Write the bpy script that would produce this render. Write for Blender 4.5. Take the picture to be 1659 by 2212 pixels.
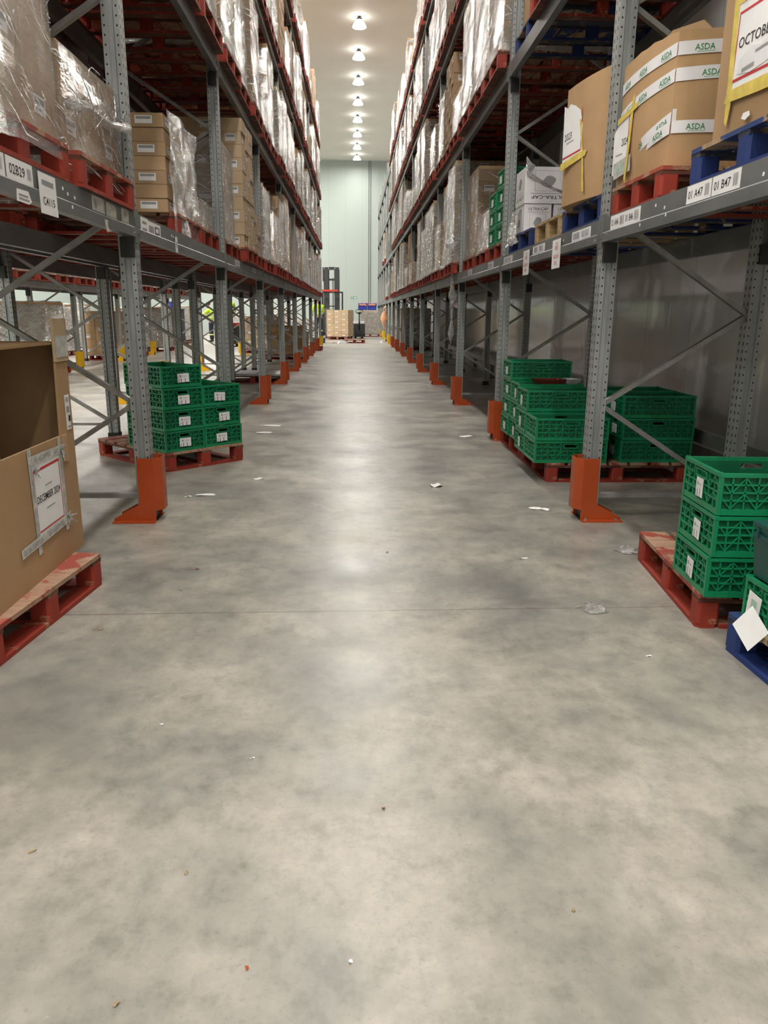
import bpy, math, random
from mathutils import Matrix, Vector, noise

# ------------------------------------------------------------------ scene, camera, light, exposure
for o in list(bpy.data.objects): bpy.data.objects.remove(o)
SC = bpy.context.scene
COL = SC.collection
PI = math.pi
R = math.radians

CAM_H, YAW, PITCH, ROLL, FPX = 1.35, 0.0399768, 0.2554832, 0.0081865, 1645.8
LAMP = 284.0            # radiance of the high-bay lamps
SHADE = 7.0             # radiance of their translucent shades
EXPOSURE = 0.0
LAMP_COL = (1.0, 0.965, 0.90)

def make_camera():
    cd = bpy.data.cameras.new('camera'); co = bpy.data.objects.new('camera', cd); COL.objects.link(co)
    cy, sy, cp, sp = math.cos(YAW), math.sin(YAW), math.cos(PITCH), math.sin(PITCH)
    f = Vector((sy*cp, cy*cp, -sp)); r = Vector((cy, -sy, 0)); u = r.cross(f)
    cr, sr = math.cos(ROLL), math.sin(ROLL)
    r2 = r*cr + u*sr; u2 = -r*sr + u*cr
    m = Matrix((r2, u2, -f)).transposed().to_4x4(); m.translation = (0, 0, CAM_H)
    co.matrix_world = m
    cd.sensor_fit = 'VERTICAL'; cd.sensor_height = 36.0; cd.lens = 36.0*FPX/2212.0
    cd.clip_start = 0.05; cd.clip_end = 200
    SC.camera = co
make_camera()

W = bpy.data.worlds.new('world'); SC.world = W; W.use_nodes = True
W.node_tree.nodes['Background'].inputs[0].default_value = (0.8, 0.85, 0.9, 1)
W.node_tree.nodes['Background'].inputs[1].default_value = 0.05
SC.view_settings.view_transform = 'Standard'; SC.view_settings.look = 'None'
SC.view_settings.exposure = EXPOSURE; SC.view_settings.gamma = 1; SC.view_settings.use_curve_mapping = False
SC.cycles.max_bounces = 7; SC.cycles.diffuse_bounces = 4; SC.cycles.glossy_bounces = 3
SC.cycles.transparent_max_bounces = 24; SC.cycles.sample_clamp_indirect = 6.0
SC.cycles.caustics_reflective = False; SC.cycles.caustics_refractive = False

# ------------------------------------------------------------------ materials
MATS = {}
class NT:
    def __init__(s, name):
        s.m = bpy.data.materials.new(name); s.m.use_nodes = True; s.t = s.m.node_tree
        s.b = s.t.nodes['Principled BSDF']; s.out = s.t.nodes['Material Output']
    def n(s, typ, **kw):
        nd = s.t.nodes.new(typ)
        for k, v in kw.items():
            if k in ('i',):
                for a, b in v.items(): nd.inputs[a].default_value = b
            else: setattr(nd, k, v)
        return nd
    def l(s, a, b): s.t.links.new(a, b)
    def coord(s, which='Object'): return s.n('ShaderNodeTexCoord').outputs[which]
    def noise(s, vec, scale, detail=4, rough=0.55, mapping=None):
        if mapping is not None:
            mp = s.n('ShaderNodeMapping'); mp.inputs['Scale'].default_value = mapping.get('s', (1, 1, 1))
            mp.inputs['Rotation'].default_value = mapping.get('r', (0, 0, 0)); s.l(vec, mp.inputs[0]); vec = mp.outputs[0]
        nd = s.n('ShaderNodeTexNoise'); nd.inputs['Scale'].default_value = scale
        nd.inputs['Detail'].default_value = detail; nd.inputs['Roughness'].default_value = rough
        s.l(vec, nd.inputs['Vector']); return nd.outputs['Fac']
    def ramp(s, fac, stops):
        nd = s.n('ShaderNodeValToRGB'); e = nd.color_ramp.elements
        while len(e) < len(stops): e.new(0.5)
        for el, (p, c) in zip(e, stops):
            el.position = p; el.color = (*c, 1) if len(c) == 3 else c
        s.l(fac, nd.inputs[0]); return nd.outputs[0]
    def mix(s, fac, a, b, mode='MIX'):
        nd = s.n('ShaderNodeMix'); nd.data_type = 'RGBA'; nd.blend_type = mode
        for sock, v in ((nd.inputs[0], fac), (nd.inputs[6], a), (nd.inputs[7], b)):
            if hasattr(v, 'links'): s.l(v, sock)
            elif isinstance(v, (int, float)): sock.default_value = v
            else: sock.default_value = (*v, 1)
        return nd.outputs[2]
    def math(s, op, a, b=None):
        nd = s.n('ShaderNodeMath'); nd.operation = op
        for sock, v in ((nd.inputs[0], a), (nd.inputs[1], b)):
            if v is None: continue
            if hasattr(v, 'links'): s.l(v, sock)
            else: sock.default_value = v
        return nd.outputs[0]
    def bump(s, h, strength=0.3, dist=0.01):
        nd = s.n('ShaderNodeBump'); nd.inputs['Strength'].default_value = strength
        nd.inputs['Distance'].default_value = dist; s.l(h, nd.inputs['Height']); s.l(nd.outputs[0], s.b.inputs['Normal'])
    def set(s, col=None, rough=None, metal=None, spec=None):
        if col is not None:
            if hasattr(col, 'links'): s.l(col, s.b.inputs['Base Color'])
            else: s.b.inputs['Base Color'].default_value = (*col, 1)
        if rough is not None:
            if hasattr(rough, 'links'): s.l(rough, s.b.inputs['Roughness'])
            else: s.b.inputs['Roughness'].default_value = rough
        if metal is not None: s.b.inputs['Metallic'].default_value = metal
        if spec is not None: s.b.inputs['Specular IOR Level'].default_value = spec
    def rnd(s): return s.n('ShaderNodeObjectInfo').outputs['Random']
def reg(key, nt): MATS[key] = nt.m; return nt.m

def plain(key, name, col, rough=0.5, metal=0.0, spec=0.5, vary=0.12, scale=6):
    t = NT(name); f = t.noise(t.coord(), scale, 3)
    d = tuple(c*(1-vary) for c in col); h = tuple(min(1, c*(1+vary)) for c in col)
    t.set(t.ramp(f, [(0.3, d), (0.7, h)]), rough, metal, spec); return reg(key, t)

def wood(key, name, paint, raw, wear):
    t = NT(name); co = t.coord()
    n1 = t.noise(co, 5.5, 6, 0.65); n2 = t.noise(co, 40, 3, 0.6, {'s': (0.15, 1, 1)})
    n3 = t.noise(co, 2.0, 2)
    rn = t.rnd()
    hs = t.n('ShaderNodeHueSaturation'); hs.inputs['Color'].default_value = (*paint, 1)
    t.l(t.math('ADD', t.math('MULTIPLY', rn, 0.45), 0.75), hs.inputs['Value'])
    pc = t.mix(t.math('MULTIPLY', n3, 0.5), hs.outputs[0], tuple(c*0.55 for c in paint))
    rw = t.ramp(n2, [(0.3, tuple(c*0.65 for c in raw)), (0.7, raw)])
    mk = t.ramp(t.math('ADD', n1, t.math('MULTIPLY', n2, 0.15)), [(wear, (0, 0, 0)), (wear+0.05, (1, 1, 1))])
    t.set(t.mix(mk, pc, rw), 0.62, 0, 0.35); t.bump(n2, 0.25, 0.004); return reg(key, t)

def build_materials():
    # polished concrete
    t = NT('polished concrete'); co = t.coord()
    big = t.noise(co, 0.55, 5, 0.6); mid = t.noise(co, 2.6, 7, 0.66, {'s': (0.8, 0.8, 1)}); fine = t.noise(co, 60, 3, 0.7)
    c = t.ramp(t.math('ADD', t.math('MULTIPLY', big, 0.55), t.math('MULTIPLY', mid, 0.45)),
               [(0.36, (0.155, 0.158, 0.15)), (0.45, (0.245, 0.236, 0.212)), (0.53, (0.32, 0.298, 0.258)), (0.64, (0.42, 0.395, 0.35))])
    warm = t.noise(co, 0.9, 3); c = t.mix(t.math('MULTIPLY', warm, 0.25), c, (0.345, 0.29, 0.25))
    c = t.mix(t.ramp(fine, [(0.30, (0.35, 0.35, 0.35)), (0.44, (0, 0, 0))]), c, (0.15, 0.14, 0.125))
    mot = t.noise(co, 6.5, 7, 0.68); mot2 = t.noise(co, 19, 5, 0.7, {'s': (1, 0.7, 1)})
    c = t.mix(1.0, c, t.ramp(t.math('ADD', t.math('MULTIPLY', mot, 0.6), t.math('MULTIPLY', mot2, 0.4)), [(0.38, (0.74, 0.75, 0.75)), (0.50, (1, 1, 1)), (0.62, (1.16, 1.15, 1.13))]), 'MULTIPLY')
    # dark scuffs: stains of their own shape
    sc = t.noise(co, 1.3, 5, 0.6, {'s': (1.0, 0.8, 1), 'r': (0, 0, 0.4)})
    c = t.mix(t.ramp(sc, [(0.46, (0, 0, 0)), (0.66, (0.65, 0.65, 0.65))]), c, (0.12, 0.125, 0.12))
    wp = t.noise(co, 7, 6, 0.7); c = t.mix(t.ramp(wp, [(0.69, (0, 0, 0)), (0.76, (0.4, 0.4, 0.4))]), c, (0.62, 0.60, 0.56))
    # saw-cut joints across the aisle, every 5.8 m
    sep = t.n('ShaderNodeSeparateXYZ'); t.l(co, sep.inputs[0])
    wob = t.math('MULTIPLY', t.math('SUBTRACT', t.noise(co, 6, 4), 0.5), 0.02)
    yy = t.math('ADD', t.math('SUBTRACT', sep.outputs[1], 3.335-2.9), t.math('ADD', wob, t.math('MULTIPLY', sep.outputs[0], -0.018)))
    ff = t.math('ABSOLUTE', t.math('SUBTRACT', t.math('MULTIPLY', t.math('FRACT', t.math('DIVIDE', yy, 5.8)), 5.8), 2.9))
    c = t.mix(t.ramp(ff, [(0.0022, (0.85, 0.85, 0.85)), (0.0048, (0, 0, 0))]), c, (0.10, 0.06, 0.045))
    t.set(c, t.ramp(mid, [(0.35, (0.29, 0.29, 0.29)), (0.65, (0.42, 0.42, 0.42))]), 0, 0.55)
    t.bump(t.math('ADD', mid, t.math('MULTIPLY', fine, 0.08)), 0.06, 0.02); reg('floor', t)
    # insulated white wall panels, glossy, faint vertical joints
    for key, nm, jx, col, ro in (('wall', 'white wall panel', 0, (0.405, 0.46, 0.435), 0.45), ('wall_side', 'glossy white wall panel', 1, (0.53, 0.52, 0.505), 0.10)):
        t = NT(nm); co = t.coord(); sep = t.n('ShaderNodeSeparateXYZ'); t.l(co, sep.inputs[0])
        fr = t.math('ABSOLUTE', t.math('SUBTRACT', t.math('FRACT', t.math('DIVIDE', sep.outputs[jx], 1.15)), 0.5))
        t.set(t.mix(t.ramp(fr, [(0.004, (1, 1, 1)), (0.008, (0, 0, 0))]), col, tuple(x*0.72 for x in col)), ro, 0, 0.5)
        t.bump(t.noise(co, 3.5, 4, 0.55, {'s': (1, 1, 0.16)}), 0.16, 0.03); reg(key, t)
    plain('ceiling', 'ceiling panel', (0.76, 0.73, 0.68), 0.6, vary=0.02, scale=1)
    # perforated galvanised post (dark round holes in columns)
    t = NT('perforated galvanised steel'); co = t.coord(); sep = t.n('ShaderNodeSeparateXYZ'); t.l(co, sep.inputs[0])
    ge = t.n('ShaderNodeTexCoord'); sn = t.n('ShaderNodeSeparateXYZ'); t.l(ge.outputs['Normal'], sn.inputs[0])
    fz = t.math('MULTIPLY', t.math('ABSOLUTE', t.math('SUBTRACT', t.math('FRACT', t.math('DIVIDE', sep.outputs[2], 0.05)), 0.5)), 0.05)
    def holes(axis, off, rad, zr):
        d = t.math('ABSOLUTE', t.math('SUBTRACT', t.math('ABSOLUTE', sep.outputs[axis]), off))
        return t.math('MULTIPLY', t.math('LESS_THAN', d, rad), t.math('LESS_THAN', fz, zr))
    hx = t.math('MULTIPLY', holes(0, 0.036, 0.0042, 0.0055), t.math('GREATER_THAN', t.math('ABSOLUTE', sn.outputs[1]), 0.7))
    hy = t.math('MULTIPLY', holes(1, 0.026, 0.0065, 0.011), t.math('GREATER_THAN', t.math('ABSOLUTE', sn.outputs[0]), 0.7))
    n1 = t.noise(co, 9, 5, 0.6, {'s': (1, 1, 0.25)})
    base = t.ramp(n1, [(0.3, (0.27, 0.285, 0.285)), (0.7, (0.40, 0.415, 0.41))])
    t.set(t.mix(t.math('MAXIMUM', hx, hy), base, (0.012, 0.012, 0.013)), 0.42, 0.35, 0.5); reg('post', t)
    t = NT('galvanised brace steel'); n1 = t.noise(t.coord(), 8, 4); t.set(t.ramp(n1, [(0.3, (0.24, 0.235, 0.225)), (0.7, (0.36, 0.35, 0.335))]), 0.38, 0.45); reg('brace', t)
    t = NT('grey beam steel'); co = t.coord(); n1 = t.noise(co, 4, 5, 0.65, {'s': (1, 0.4, 1)}); n2 = t.noise(co, 22, 4, 0.7, {'s': (1, 0.3, 1)})
    c = t.ramp(n1, [(0.3, (0.125, 0.13, 0.133)), (0.7, (0.21, 0.215, 0.215))])
    t.set(t.mix(t.ramp(n2, [(0.67, (0, 0, 0)), (0.73, (0.6, 0.6, 0.6))]), c, (0.55, 0.55, 0.52)), 0.4, 0.3); reg('beam', t)
    plain('black', 'black plastic', (0.012, 0.012, 0.013), 0.45)
    plain('darkgrey', 'dark grey paint', (0.035, 0.037, 0.04), 0.45)
    plain('orange', 'orange powder coat', (0.40, 0.062, 0.012), 0.38, vary=0.1, scale=4)
    plain('yellow', 'yellow powder coat', (0.72, 0.42, 0.01), 0.4)
    plain('steel', 'bolt steel', (0.5, 0.5, 0.48), 0.3, 0.8)
    wood('red', 'red painted pallet wood', (0.31, 0.037, 0.021), (0.40, 0.22, 0.13), 0.66)
    wood('redtop', 'worn red pallet boards', (0.33, 0.065, 0.042), (0.44, 0.27, 0.18), 0.53)
    wood('redunder', 'shade-darkened underside of red pallet', (0.13, 0.042, 0.028), (0.20, 0.10, 0.06), 0.6)  # darker than the paint: shade under the shelves put into the colour
    wood('blueunder', 'shade-darkened underside of blue pallet', (0.03, 0.035, 0.06), (0.16, 0.11, 0.07), 0.6)  # blue counterpart, underside shade painted in the same way
    wood('blue', 'blue painted pallet wood', (0.018, 0.038, 0.16), (0.40, 0.27, 0.15), 0.70)
    wood('bluetop', 'worn blue pallet boards', (0.03, 0.055, 0.17), (0.42, 0.29, 0.17), 0.58)
    wood('raw', 'bare pallet wood', (0.36, 0.24, 0.12), (0.45, 0.32, 0.18), 0.5)
    MATS['rawtop'] = MATS['raw']; MATS['rawunder'] = MATS['raw']
    for key, nm, col in (('card', 'corrugated cardboard', (0.43, 0.285, 0.165)), ('cardb', 'brown bin cardboard', (0.42, 0.265, 0.14)), ('cardpale', 'pale cardboard', (0.50, 0.37, 0.24))):
        t = NT(nm); co = t.coord(); n1 = t.noise(co, 3, 5); n2 = t.noise(co, 140, 2, 0.5, {'s': (1, 1, 0.05)})
        hs = t.n('ShaderNodeHueSaturation'); t.l(t.math('ADD', t.math('MULTIPLY', t.rnd(), 0.22), 0.89), hs.inputs['Value'])
        t.l(t.ramp(n1, [(0.3, tuple(c*0.88 for c in col)), (0.7, tuple(c*1.08 for c in col))]), hs.inputs['Color'])
        t.set(hs.outputs[0], 0.75, 0, 0.25); t.bump(n2, 0.12, 0.002); reg(key, t)
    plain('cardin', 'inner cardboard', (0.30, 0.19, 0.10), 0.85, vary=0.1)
    plain('seam', 'carton seam tape', (0.36, 0.24, 0.14), 0.4)
    plain('paper', 'white paper', (0.80, 0.79, 0.80), 0.6, vary=0.04, scale=9)
    plain('whitebox', 'white printed carton', (0.74, 0.73, 0.75), 0.55, vary=0.04)
    plain('ink', 'black ink', (0.015, 0.015, 0.018), 0.6)
    plain('inkgrey', 'grey ink', (0.28, 0.28, 0.29), 0.6)
    plain('inkred', 'red ink', (0.50, 0.025, 0.03), 0.6)
    plain('inkpink', 'faded red ink', (0.66, 0.42, 0.42), 0.6)
    plain('inkgreen', 'green ink', (0.02, 0.23, 0.07), 0.6)
    plain('inkgreenpale', 'pale green ink', (0.38, 0.55, 0.45), 0.6)
    plain('tapewhite', 'white printed tape', (0.78, 0.76, 0.79), 0.25, vary=0.05)
    plain('tapegrey', 'clear printed tape', (0.50, 0.50, 0.47), 0.15, vary=0.25, scale=25)
    plain('tapeyellow', 'yellow tape', (0.70, 0.54, 0.13), 0.25, vary=0.2, scale=14)
    plain('green', 'green plastic', (0.008, 0.215, 0.088), 0.33, vary=0.15, scale=3)
    plain('greendark', 'green plastic darkened as recess shade', (0.005, 0.12, 0.05), 0.4, vary=0.1, scale=3)  # darker copy of the green, shade painted into the crate recesses
    plain('teal', 'dark green lidded plastic', (0.008, 0.062, 0.055), 0.35)
    plain('bluecrate', 'blue plastic', (0.03, 0.05, 0.42), 0.4)
    plain('produce', 'orange produce', (0.85, 0.28, 0.16), 0.5, vary=0.5, scale=30)
    plain('maroon', 'dark maroon plastic', (0.16, 0.03, 0.02), 0.35)
    plain('skin', 'skin', (0.50, 0.27, 0.19), 0.5)
    plain('hair', 'dark hair', (0.012, 0.01, 0.01), 0.6)
    plain('navy', 'navy workwear', (0.012, 0.015, 0.04), 0.8)
    plain('boot', 'black boot leather', (0.01, 0.01, 0.01), 0.5)
    t = NT('hi-vis fabric with silver bands'); co = t.coord(); sep = t.n('ShaderNodeSeparateXYZ'); t.l(co, sep.inputs[0])
    b1 = t.math('LESS_THAN', t.math('ABSOLUTE', t.math('SUBTRACT', sep.outputs[2], 1.10)), 0.028)
    b2 = t.math('LESS_THAN', t.math('ABSOLUTE', t.math('SUBTRACT', sep.outputs[2], 1.24)), 0.028)
    t.set(t.mix(t.math('MAXIMUM', b1, b2), (0.50, 0.80, 0.03), (0.72, 0.74, 0.70)), 0.6); reg('hivis', t)
    plain('hivisband', 'pale yellow reflective band', (0.66, 0.80, 0.30), 0.4)
    plain('orangefilm', 'orange wrapping film', (0.95, 0.42, 0.22), 0.3, vary=0.3, scale=12)
    plain('redmachine', 'red machine paint', (0.55, 0.05, 0.03), 0.35)
    plain('signgreen', 'green sign panel', (0.02, 0.20, 0.10), 0.4)
    # stretch film: clear plastic over cartons; wrinkles catch the lamps
    for key, nm, milk, rot in (('film', 'clear stretch film', 0.05, 0.6), ('filmmilk', 'layered stretch film', 0.31, -0.5), ('filmwad', 'crumpled film', 0.45, 0.2)):
        t = NT(nm); co = t.coord()
        a = t.noise(co, 8.5, 6, 0.62, {'s': (1, 1, 2.4), 'r': (rot, rot*0.8, 0)})
        b = t.noise(co, 22, 4, 0.7, {'s': (0.28, 0.28, 1.9), 'r': (-rot*.9, 0.55, 0.3)})
        b = t.math('ABSOLUTE', t.math('SUBTRACT', b, 0.5))
        h = t.math('ADD', a, t.math('MULTIPLY', b, 0.75))
        bp = t.n('ShaderNodeBump'); bp.inputs['Strength'].default_value = 0.95; bp.inputs['Distance'].default_value = 0.12; t.l(h, bp.inputs['Height'])
        tr = t.n('ShaderNodeBsdfTransparent'); tr.inputs[0].default_value = (0.97, 0.97, 0.97, 1)
        df = t.n('ShaderNodeBsdfDiffuse'); df.inputs[0].default_value = (0.85, 0.84, 0.82, 1); t.l(bp.outputs[0], df.inputs['Normal'])
        gl = t.n('ShaderNodeBsdfGlossy'); gl.inputs[0].default_value = (1, 1, 1, 1); gl.inputs['Roughness'].default_value = 0.10; t.l(bp.outputs[0], gl.inputs['Normal'])
        m1 = t.n('ShaderNodeMixShader'); t.l(t.math('MULTIPLY', t.ramp(a, [(0.30, (0.35, 0.35, 0.35)), (0.70, (1.7, 1.7, 1.7))]), milk), m1.inputs[0])
        t.l(tr.outputs[0], m1.inputs[1]); t.l(df.outputs[0], m1.inputs[2])
        fr = t.n('ShaderNodeFresnel'); fr.inputs[0].default_value = 1.55; t.l(bp.outputs[0], fr.inputs['Normal'])
        m2 = t.n('ShaderNodeMixShader'); t.l(t.math('MINIMUM', t.math('ADD', t.math('MULTIPLY', fr.outputs[0], 0.7), 0.13), 0.40), m2.inputs[0])
        t.l(m1.outputs[0], m2.inputs[1]); t.l(gl.outputs[0], m2.inputs[2]); t.l(m2.outputs[0], t.out.inputs[0]); reg(key, t)
    t = NT('bunched film and highlight streaks'); n1 = t.noise(t.coord(), 45, 3, 0.6); t.set((0.88, 0.87, 0.86), 0.16, 0, 1.0); t.b.inputs['Coat Weight'].default_value = 1.0; t.b.inputs['Coat Roughness'].default_value = 0.12; t.bump(n1, 1.0, 0.03); reg('filmridge', t)
    t = NT('lamp lens'); e = t.n('ShaderNodeEmission'); e.inputs[0].default_value = (*LAMP_COL, 1); e.inputs[1].default_value = LAMP
    t.l(e.outputs[0], t.out.inputs[0]); reg('lamp', t)
    t = NT('luminous lamp shade'); e = t.n('ShaderNodeEmission'); e.inputs[0].default_value = (*LAMP_COL, 1); e.inputs[1].default_value = SHADE
    t.l(e.outputs[0], t.out.inputs[0]); reg('lampshade', t)
build_materials()

# ------------------------------------------------------------------ mesh helpers
class MB:
    """collects faces, builds ONE mesh"""
    def __init__(s): s.v = []; s.f = []; s.mi = []; s.smooth = False
    def add(s, vs, fs, mi=0, M=None):
        k = len(s.v)
        s.v += [tuple(M @ Vector(v)) for v in vs] if M is not None else [tuple(v) for v in vs]
        s.f += [tuple(i+k for i in f) for f in fs]; s.mi += [mi]*len(fs); return s
    def box(s, x0, x1, y0, y1, z0, z1, mi=0, M=None):
        return s.add([(x0,y0,z0),(x1,y0,z0),(x1,y1,z0),(x0,y1,z0),(x0,y0,z1),(x1,y0,z1),(x1,y1,z1),(x0,y1,z1)],
                     [(0,3,2,1),(4,5,6,7),(0,1,5,4),(1,2,6,5),(2,3,7,6),(3,0,4,7)], mi, M)
    def cbox(s, x0, x1, y0, y1, z0, z1, c, mi=0, M=None):
        """box with chamfered vertical edges"""
        p = [(x0+c,y0),(x1-c,y0),(x1,y0+c),(x1,y1-c),(x1-c,y1),(x0+c,y1),(x0,y1-c),(x0,y0+c)]
        return s.prism(p, z0, z1, mi, M)
    def prism(s, poly, z0, z1, mi=0, M=None):
        n = len(poly)
        vs = [(x, y, z0) for x, y in poly] + [(x, y, z1) for x, y in poly]
        fs = [tuple(range(n-1, -1, -1)), tuple(range(n, 2*n))] + [(i, (i+1) % n, n+(i+1) % n, n+i) for i in range(n)]
        return s.add(vs, fs, mi, M)
    def bar(s, a, b, w, h, mi=0, up=(0, 0, 1)):
        a, b = Vector(a), Vector(b); d = b-a; L = d.length; d.normalize(); up = Vector(up)
        if abs(d.dot(up)) > 0.99: up = Vector((0, 1, 0))
        x = up.cross(d).normalized(); y = d.cross(x)
        M = Matrix((x, y, d)).transposed().to_4x4(); M.translation = a
        return s.box(-w/2, w/2, -h/2, h/2, 0, L, mi, M)
    def tube(s, pts, r, n=8, mi=0, cap=True):
        pts = [Vector(p) for p in pts]; rs = r if isinstance(r, (list, tuple)) else [r]*len(pts); k = len(s.v)
        for i, p in enumerate(pts):
            d = (pts[min(i+1, len(pts)-1)] - pts[max(i-1, 0)]).normalized()
            u = Vector((0, 0, 1)) if abs(d.z) < 0.95 else Vector((1, 0, 0))
            x = u.cross(d).normalized(); y = d.cross(x)
            s.v += [tuple(p + rs[i]*(x*math.cos(2*PI*j/n) + y*math.sin(2*PI*j/n))) for j in range(n)]
        for i in range(len(pts)-1):
            for j in range(n):
                s.f.append((k+i*n+j, k+i*n+(j+1) % n, k+(i+1)*n+(j+1) % n, k+(i+1)*n+j)); s.mi.append(mi)
        if cap:
            s.f.append(tuple(k+j for j in range(n-1, -1, -1))); s.mi.append(mi)
            s.f.append(tuple(k+(len(pts)-1)*n+j for j in range(n))); s.mi.append(mi)
        return s
    def lathe(s, prof, n=24, mi=0, M=None):
        vs = []; fs = []
        for r, z in prof: vs += [(r*math.cos(2*PI*j/n), r*math.sin(2*PI*j/n), z) for j in range(n)]
        for i in range(len(prof)-1):
            for j in range(n): fs.append((i*n+j, i*n+(j+1) % n, (i+1)*n+(j+1) % n, (i+1)*n+j))
        return s.add(vs, fs, mi, M)
    def grid(s, fn, nu, nv, mi=0):
        k = len(s.v)
        for j in range(nv+1):
            for i in range(nu+1): s.v.append(tuple(fn(i/nu, j/nv)))
        for j in range(nv):
            for i in range(nu):
                a = k+j*(nu+1)+i; s.f.append((a, a+1, a+nu+2, a+nu+1)); s.mi.append(mi)
        return s
    def mesh(s, name, mats, smooth=False):
        me = bpy.data.meshes.new(name); me.from_pydata(s.v, [], s.f)
        for m in mats: me.materials.append(MATS[m])
        me.polygons.foreach_set('material_index', s.mi)
        if smooth or s.smooth: me.polygons.foreach_set('use_smooth', [True]*len(s.f))
        me.update(); return me

def ob(name, me, parent=None, loc=(0, 0, 0), rot=None, M=None):
    o = bpy.data.objects.new(name, me); COL.objects.link(o)
    if parent is not None: o.parent = parent
    if M is not None: o.matrix_local = M
    else:
        o.location = loc
        if rot is not None: o.rotation_euler = (0, 0, rot) if isinstance(rot, (int, float)) else rot
    return o
def tag(o, label, cat, group=None, kind=None):
    o['label'] = label; o['category'] = cat
    if group: o['group'] = group
    if kind: o['kind'] = kind
    return o
def empty(name, loc, rot, label, cat, group=None):
    o = ob(name, None, None, loc, rot); o.empty_display_size = 0.2; return tag(o, label, cat, group)
def struct(name, me, loc=(0, 0, 0), label=None):
    o = ob(name, me, None, loc); o['kind'] = 'structure'
    if label: o['label'] = label
    return o
CACHE = {}
def cached(key, fn):
    if key not in CACHE: CACHE[key] = fn()
    return CACHE[key]
ORD = ['zeroth', 'first', 'second', 'third', 'fourth', 'fifth', 'sixth', 'seventh', 'eighth', 'ninth', 'tenth',
       'eleventh', 'twelfth', 'thirteenth', 'fourteenth', 'fifteenth', 'sixteenth', 'seventeenth', 'eighteenth', 'nineteenth', 'twentieth']

TEXT = {}
def text_geo(s):
    """flat lettering as (verts, faces), height of capitals = 1"""
    if s not in TEXT:
        cu = bpy.data.curves.new('lettering', 'FONT'); cu.body = s; cu.resolution_u = 2; cu.offset = 0.006
        o = bpy.data.objects.new('lettering', cu); COL.objects.link(o)
        dg = bpy.context.evaluated_depsgraph_get(); me = o.evaluated_get(dg).to_mesh()
        vs = [v.co.copy() for v in me.vertices]; fs = [tuple(p.vertices) for p in me.polygons]
        o.evaluated_get(dg).to_mesh_clear(); bpy.data.objects.remove(o); bpy.data.curves.remove(cu)
        sc = 1/0.73
        w = max(v.x for v in vs)*sc; x0 = min(v.x for v in vs)*sc
        TEXT[s] = ([(v.x*sc-x0, v.y*sc) for v in vs], fs, w-x0)
    return TEXT[s]

def decal(name, w, h, paper, items, extra, outline=None):
    """thin sheet with print on it: x right, y up, z towards the reader; origin at its centre"""
    mb = MB(); mats = [paper] + extra
    if outline: mb.prism(outline, -0.0008, 0.0004, 0)
    elif paper: mb.box(-w/2, w/2, -h/2, h/2, -0.0008, 0.0004, 0)
    z = 0.0009
    for it in items:
        z += 0.0002
        if it[0] == 'r':
            _, x0, y0, x1, y1, mi = it; mb.add([(x0,y0,z),(x1,y0,z),(x1,y1,z),(x0,y1,z)], [(0,1,2,3)], mi)
        else:
            _, s, cx, cy, hh, mi, *ww = it; vs, fs, tw = text_geo(s)
            kx = hh if not ww else ww[0]/tw
            ang = ww[1] if len(ww) > 1 else 0
            ca, sa = math.cos(ang), math.sin(ang)
            P = []
            for x, y in vs:
                a, b = (x-tw/2)*kx, (y-0.5)*hh
                P.append((cx+a*ca-b*sa, cy+a*sa+b*ca, z))
            mb.add(P, fs, mi)
    return mb.mesh(name, [m for m in mats if m])
def bars(x0, y0, x1, y1, n, mi, vertical=True, seed=1):
    rg = random.Random(seed); out = []; x = x0
    L = (x1-x0) if vertical else (y1-y0); p = 0
    for k in range(n):
        a = L*(k+0.15*rg.random())/n; b = L*(k+0.35+0.4*rg.random())/n
        out.append(('r', x0+a, y0, x0+b, y1, mi) if vertical else ('r', x0, y0+a, x1, y0+b, mi))
    return out
def frame(o, u, n):
    """matrix putting a decal at point o, its right along u, facing n"""
    u = Vector(u).normalized(); n = Vector(n).normalized(); v = n.cross(u)
    M = Matrix((u, v, n)).transposed().to_4x4(); M.translation = o; return M

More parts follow.
